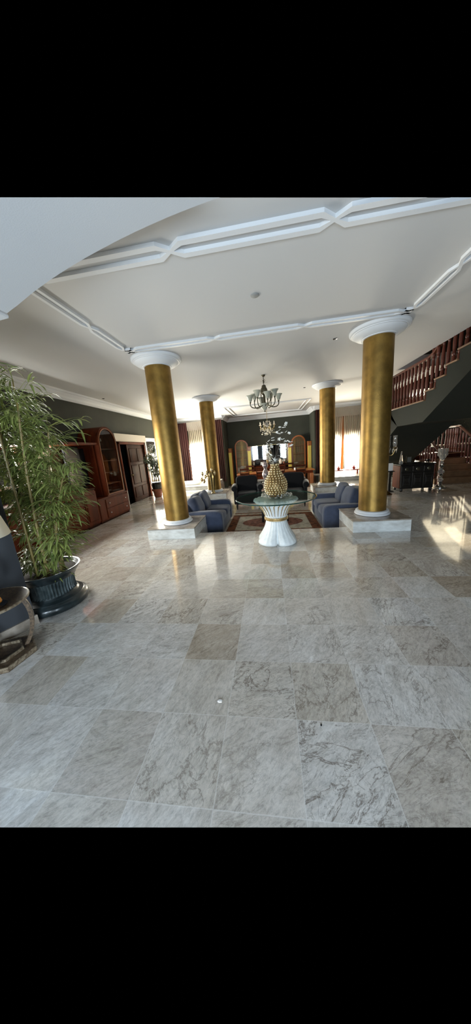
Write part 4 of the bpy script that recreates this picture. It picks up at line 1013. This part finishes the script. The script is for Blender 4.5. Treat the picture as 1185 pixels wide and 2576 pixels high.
# tall candelabrum
t = thing('floor_candelabrum', 'tall brass floor candelabrum with crystal hurricane glasses beside the carved sideboard', 'candelabrum', (3.27, 7.92, 0))
bm = BM(); lathe(bm, [(.15, 0), (.16, .015), (.12, .03), (.1, .06), (.05, .08), (.03, .12), (.02, .14)], n=28); obj('base', bm, BRASS, t, smooth=True)
bm = BM(); lathe(bm, [(.018, .13), (.018, .3), (.028, .31), (.018, .33), (.018, .7), (.03, .72), (.018, .74), (.018, 1.1), (.04, 1.14), (.02, 1.18)], n=14); obj('pole', bm, BRASS, t, smooth=True)
rn = random.Random(14)
for i in range(5):
    a = 2 * PI * i / 5 + .1; d = V((math.cos(a), math.sin(a), 0)) if i else V((.001, 0, 0))
    r = .21 if i else .0
    bm = BM(); tube(bm, bez(V((0, 0, 1.14)), d * .1 + V((0, 0, 1.05)), d * r + V((0, 0, 1.1)), d * r + V((0, 0, 1.3)), 8), .011, 7); lathe(bm, [(.02, 0), (.05, .01), (.055, .02), (.02, .02)], c=d * r + V((0, 0, 1.3)), n=12); arm = obj('arm', bm, BRASS, t, smooth='all')
    bm = BM(); lathe(bm, [(.03, 0), (.045, .03), (.055, .09), (.05, .16), (.042, .22), (.055, .3), (.052, .3), (.038, .22), (.046, .16), (.05, .09), (.04, .03)], c=d * r + V((0, 0, 1.32)), n=18); obj('hurricane_glass', bm, CRYSTAL, arm, smooth=True)
    bm = BM()
    for k in range(10):
        b_ = 2 * PI * k / 10; q = d * r + V((.055 * math.cos(b_), .055 * math.sin(b_), 1.29 - .03 * (k % 3)))
        lathe(bm, [(.001, -.07), (.013, -.035), (.008, -.0), (.001, .02)], c=q, n=5)
    obj('crystal_drop_fringe', bm, CRYSTAL, arm)
# small white wall box / book on a stand behind
bm = BM(); box(bm, -.07, .07, -.03, .03, 0, .22, .004); o = obj('white_candle_block', bm, WHITEP, loc=(3.52, 8.34, .62)); tag(o, 'small white upright block on a dark shelf behind the brass candelabrum pole', 'block')
t = thing('wall_bracket', 'dark narrow stand holding the small white block', 'stand', (3.52, 8.34, 0))
bm = BM(); box(bm, -.1, .1, -.08, .08, .59, .619, .004); obj('top', bm, DARK, t)
bm = BM(); box(bm, -.03, .03, -.03, .03, .02, .59); obj('post', bm, DARK, t)
bm = BM(); box(bm, -.1, .1, -.08, .08, 0, .02, .004); obj('foot', bm, DARK, t)
t['label'] = 'narrow dark stand between the candelabrum and the carved sideboard'; t.name = 'narrow_stand'
# crystal candlestick on the floor
t = thing('crystal_candlestick', 'tall cut-crystal candlestick with stacked balls standing on the floor before the stairs', 'candlestick', (5.02, 8.52, 0))
bm = BM(); lathe(bm, [(.15, 0), (.165, .01), (.165, .025), (.12, .04), (.09, .07), (.05, .085)], n=28); obj('silver_base', bm, SILVER, t, smooth=True)
z = .13
for k, r in enumerate((.06, .075, .06, .085, .06, .05)):
    bm = BM(); ball(bm, (0, 0, z), r, 12); ball(bm, (0, 0, z + r * .95), r * .45, 8); obj('crystal_ball', bm, CRYSTAL if k % 2 else SILVER, t, smooth=False); z += r * 1.75
bm = BM(); lathe(bm, [(.03, z - .04), (.05, z), (.09, z + .1), (.12, z + .22), (.13, z + .33), (.122, z + .33), (.08, z + .1), (.03, z + .02)], n=24, flute=(1, 4, .12)); obj('cup', bm, CRYSTAL, t)
rn = random.Random(6)
for k in range(8):
    a = 2 * PI * k / 8; bm = BM(); lathe(bm, [(.001, -.09), (.016, -.04), (.01, 0), (.001, .025)], c=(.12 * math.cos(a), .12 * math.sin(a), z + .2), n=6); obj('crystal_drop', bm, CRYSTAL, t)

# ------------------------------------------------------------------ staircase
t = thing('staircase', 'dogleg staircase with dark stringers and turned red-brown balusters', 'staircase', (5.2, 9.1, 0))
O = V((5.2, 9.1, 0))
XA, XB = 3.5, 4.95
def sh(bm):
    bmesh.ops.translate(bm, verts=bm.verts, vec=-O); return bm
RZ = .178
def side_prism(name, poly, x0, x1, m):
    bm = BM(); prism(bm, poly, x0, x1, 'x'); return obj(name, sh(bm), m, t)
# upper flight (rises towards the viewer), landing, flight behind it (falls away)
LZ = 2.31
up = [(6.72, LZ)]
for k in range(1, 12):
    y = 6.72 - .325 * (k - 1); up += [(y, LZ + RZ * k), (y - .325, LZ + RZ * k)]
slope = RZ / .325
yend = up[-1][0]
poly = [p_ for p_ in up if p_[1] < 4.2] 
yl = poly[-1][0]
poly += [(yl, 1.861 + slope * (6.779 - yl)), (6.779, 1.861)]
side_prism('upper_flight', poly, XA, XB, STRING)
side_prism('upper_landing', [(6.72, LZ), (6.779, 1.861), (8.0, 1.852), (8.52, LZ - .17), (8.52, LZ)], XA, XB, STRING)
dn = [(8.52, LZ)]
for k in range(1, 8): dn += [(8.52 + .28 * (k - 1), LZ - RZ * k), (8.52 + .28 * k, LZ - RZ * k)]
poly = dn + [(10.48, .7), (10.0, .76), (8.0, 1.852), (8.52, LZ - .02)][:3]
poly = dn + [(10.48, .62), (9.973, .777), (8.0, 1.852)]
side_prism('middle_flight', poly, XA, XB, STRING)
side_prism('half_landing', [(10.3, .72), (11.2, .72), (11.2, .885), (10.3, .885)], XA + .1, 6.75, WOODD)
for k in range(11):                                       # treads with a nosing, upper flight
    y = 6.72 - .325 * k; z = LZ + RZ * (k + 1)
    if z > 4.1: break
    bm = BM(); box(bm, XA - .035, XB, y - .325, y + .03, z - .0, z + .03, .006); obj('tread', sh(bm), TREADW, t)
bm = BM(); box(bm, XA - .035, XB, 6.75, 8.54, LZ, LZ + .03, .006); obj('landing_board', sh(bm), TREADW, t)
for k in range(1, 8):
    y = 8.52 + .28 * (k - 1); z = LZ - RZ * k
    bm = BM(); box(bm, XA - .035, XB, y - .02, y + .28, z, z + .03, .006); obj('tread', sh(bm), TREADW, t)
for k in range(5):                                        # lower flight, away from the viewer
    y = 9.1 + .3 * k; z = RZ * (k + 1) - .005
    bm = BM(); box(bm, 5.2, 6.72, y + .02, 10.4, z - RZ, z - .032); obj('riser_block', sh(bm), TREADW, t)
    bm = BM(); box(bm, 5.17, 6.75, y - .015, y + .33, z - .032, z, .006); obj('tread', sh(bm), TREADW, t)
BP = [(.034, 0), (.034, .1), (.026, .115), (.032, .13), (.036, .15), (.03, .17), (.024, .19), (.03, .24), (.034, .34), (.03, .46), (.024, .56), (.022, .6), (.03, .615), (.024, .63), (.033, .66), (.034, .68), (.034, .82)]
_b = {}
def baluster(x, y, z, h=.82):
    key = round(h, 2)
    if key not in _b:
        bm = BM(); lathe(bm, [(r, zz * h / .82) for r, zz in BP], n=10); o = obj('baluster', bm, STAIRW, t, smooth=True); _b[key] = o
    else:
        o = _b[key].copy(); C.objects.link(o); o.parent = t
    o.location = V((x, y, z)) - O
def rail(pts, name='handrail', r=(.034, .03)):
    bm = BM(); pr = None
    for i, q in enumerate(pts):
        q = V(q); d = (V(pts[min(i + 1, len(pts) - 1)]) - V(pts[max(0, i - 1)])).normalized(); s = V((d.y, -d.x, 0)).normalized(); u = s.cross(d)
        if u.z < 0: u = -u
        row = [bm.verts.new(q - O + s * a + u * b) for a, b in ((-r[0], -r[1]), (r[0], -r[1]), (r[0] * 1.1, 0), (r[0] * .7, r[1]), (-r[0] * .7, r[1]), (-r[0] * 1.1, 0))]
        if pr:
            for k in range(6): bm.faces.new((pr[k], pr[(k + 1) % 6], row[(k + 1) % 6], row[k]))
        else: bm.faces.new(row)
        pr = row
    bm.faces.new(pr); return obj(name, sh_none(bm), STAIRW, t)
def sh_none(bm): return bm
xr = XA + .05
for k in range(11):                                       # upper flight: two to a tread
    z = LZ + RZ * (k + 1) + .03
    if z > 3.9: break
    for dy in (.08, .24): baluster(xr, 6.72 - .325 * k - dy, z, .82)
for i in range(11): baluster(xr, 6.82 + .165 * i, LZ + .03, .82)
for k in range(1, 7):
    for dy in (.06, .2): baluster(xr, 8.52 + .28 * (k - 1) + dy, LZ - RZ * k + .03, .82)
rail([(xr, 3.9, LZ + .88 + slope * 2.82), (xr, 6.62, LZ + .93), (xr, 6.8, LZ + .885), (xr, 8.5, LZ + .885), (xr, 10.3, LZ + .72 - .178 / .28 * 1.75)])
for k in range(5):                                        # lower flight, both sides, and the landing guard
    z = RZ * (k + 1) - .005
    for dy in (.08, .23):
        baluster(6.62, 9.1 + .3 * k + dy, z, .82)
        if k > 0 or dy > .1: baluster(5.3, 9.1 + .3 * k + dy, z, .82)
for i in range(5): baluster(6.62, 10.62 + .13 * i, .885, .82)
for i in range(13): baluster(6.5 - .135 * i, 11.15, .885, .82)
rail([(6.62, 9.0, .93), (6.62, 10.45, 1.76), (6.62, 10.55, 1.77), (6.62, 11.17, 1.77)]); rail([(6.64, 11.15, 1.77), (4.8, 11.15, 1.77)]); rail([(5.3, 9.08, 1.0), (5.3, 10.5, 1.79), (5.3, 10.6, 1.79)])
for x in (5.3, 6.62):
    bm = BM(); lathe(bm, [(.06, 0), (.06, .25), (.045, .28), (.055, .32), (.035, .4), (.05, .7), (.035, .8), (.055, .84), (.055, 1.0), (.07, 1.02), (.06, 1.05), (.05, 1.08), (.03, 1.12), (.001, 1.13)], c=V((x, 9.06, 0)) - O, n=16); obj('newel_post', bm, STAIRW, t, smooth=True)

# ------------------------------------------------------------------ light
def area(name, loc, rot, sx, sy, power, col, spread=PI):
    L = bpy.data.lights.new(name, 'AREA'); L.shape = 'RECTANGLE'; L.size = sx; L.size_y = sy; L.energy = power; L.color = col; L.spread = spread
    o = bpy.data.objects.new(name, L); o.location = loc; o.rotation_euler = rot; C.objects.link(o); return o
H = PI / 2
WARM = (1., .93, .8); DAY = (.72, .865, 1.)
area('daylight_back_window', (-3.58, YW + .5, 1.0), (-H, 0, 0), 2.0, 1.8, 4200, WARM)
area('daylight_mullion_window', (3.45, YW + .5, .95), (-H, 0, 0), 2.0, 1.8, 5800, WARM)
area('daylight_glazed_door', (XL - .5, 11.68, 1.25), (0, -H, 0), 2.3, 2.6, 1150, (1, .96, .9))
area('daylight_cabinet_window', (XL - .5, 4.3, 1.65), (0, -H, 0), 1.1, 3.0, 600, (1, .98, .95))
area('daylight_stair_window', (7., 12.5, 2.7), (-H, 0, 0), 3.0, 3.4, 80, (1., .84, .6))
for k, (x, sx) in enumerate(((-1.65, .55), (-.45, .55), (1.7, .6))): area('daylight_entrance_%d' % k, (x, -2.2, 1.0), (H, 0, 0), sx, 1.7, (210, 210, 165)[k] * sx, DAY)
S = bpy.data.lights.new('low_sun', 'SUN'); S.energy = 20; S.angle = .01; S.color = (1, .86, .66)
so = bpy.data.objects.new('low_sun', S); C.objects.link(so); so.location = (8, 20, 6)
so.rotation_euler = V((-.42, -.9, -.255)).to_track_quat('-Z', 'Y').to_euler()
w = bpy.data.worlds.new('dark_surroundings'); w.use_nodes = True; w.node_tree.nodes['Background'].inputs[0].default_value = (0, 0, 0, 1); SC.world = w

# ------------------------------------------------------------------ camera
cd = bpy.data.cameras.new('camera'); cam = bpy.data.objects.new('camera', cd); C.objects.link(cam)
R0 = V((0.9893058854, 0.1213826214, -0.0808710349)); U0 = V((0.0499154394, 0.2392225400, 0.9696808884)); B0 = V((0.1370485826, -0.9633477231, 0.2306053999))
cam.matrix_world = Matrix(((R0.x, U0.x, B0.x, CAM.x), (R0.y, U0.y, B0.y, CAM.y), (R0.z, U0.z, B0.z, CAM.z), (0, 0, 0, 1)))
cd.sensor_fit = 'HORIZONTAL'; cd.sensor_width = 36; cd.lens = 36 * 660.817 / 1185; cd.clip_start = .05
SC.camera = cam
vs = SC.view_settings; vs.view_transform = 'Standard'; vs.look = 'None'; vs.gamma = 1; vs.use_curve_mapping = False; vs.exposure = .12
try: SC.cycles.max_bounces = 8; SC.cycles.transparent_max_bounces = 16; SC.cycles.sample_clamp_indirect = 6; SC.cycles.use_denoising = True; SC.cycles.caustics_refractive = False; SC.cycles.caustics_reflective = False
except Exception: pass
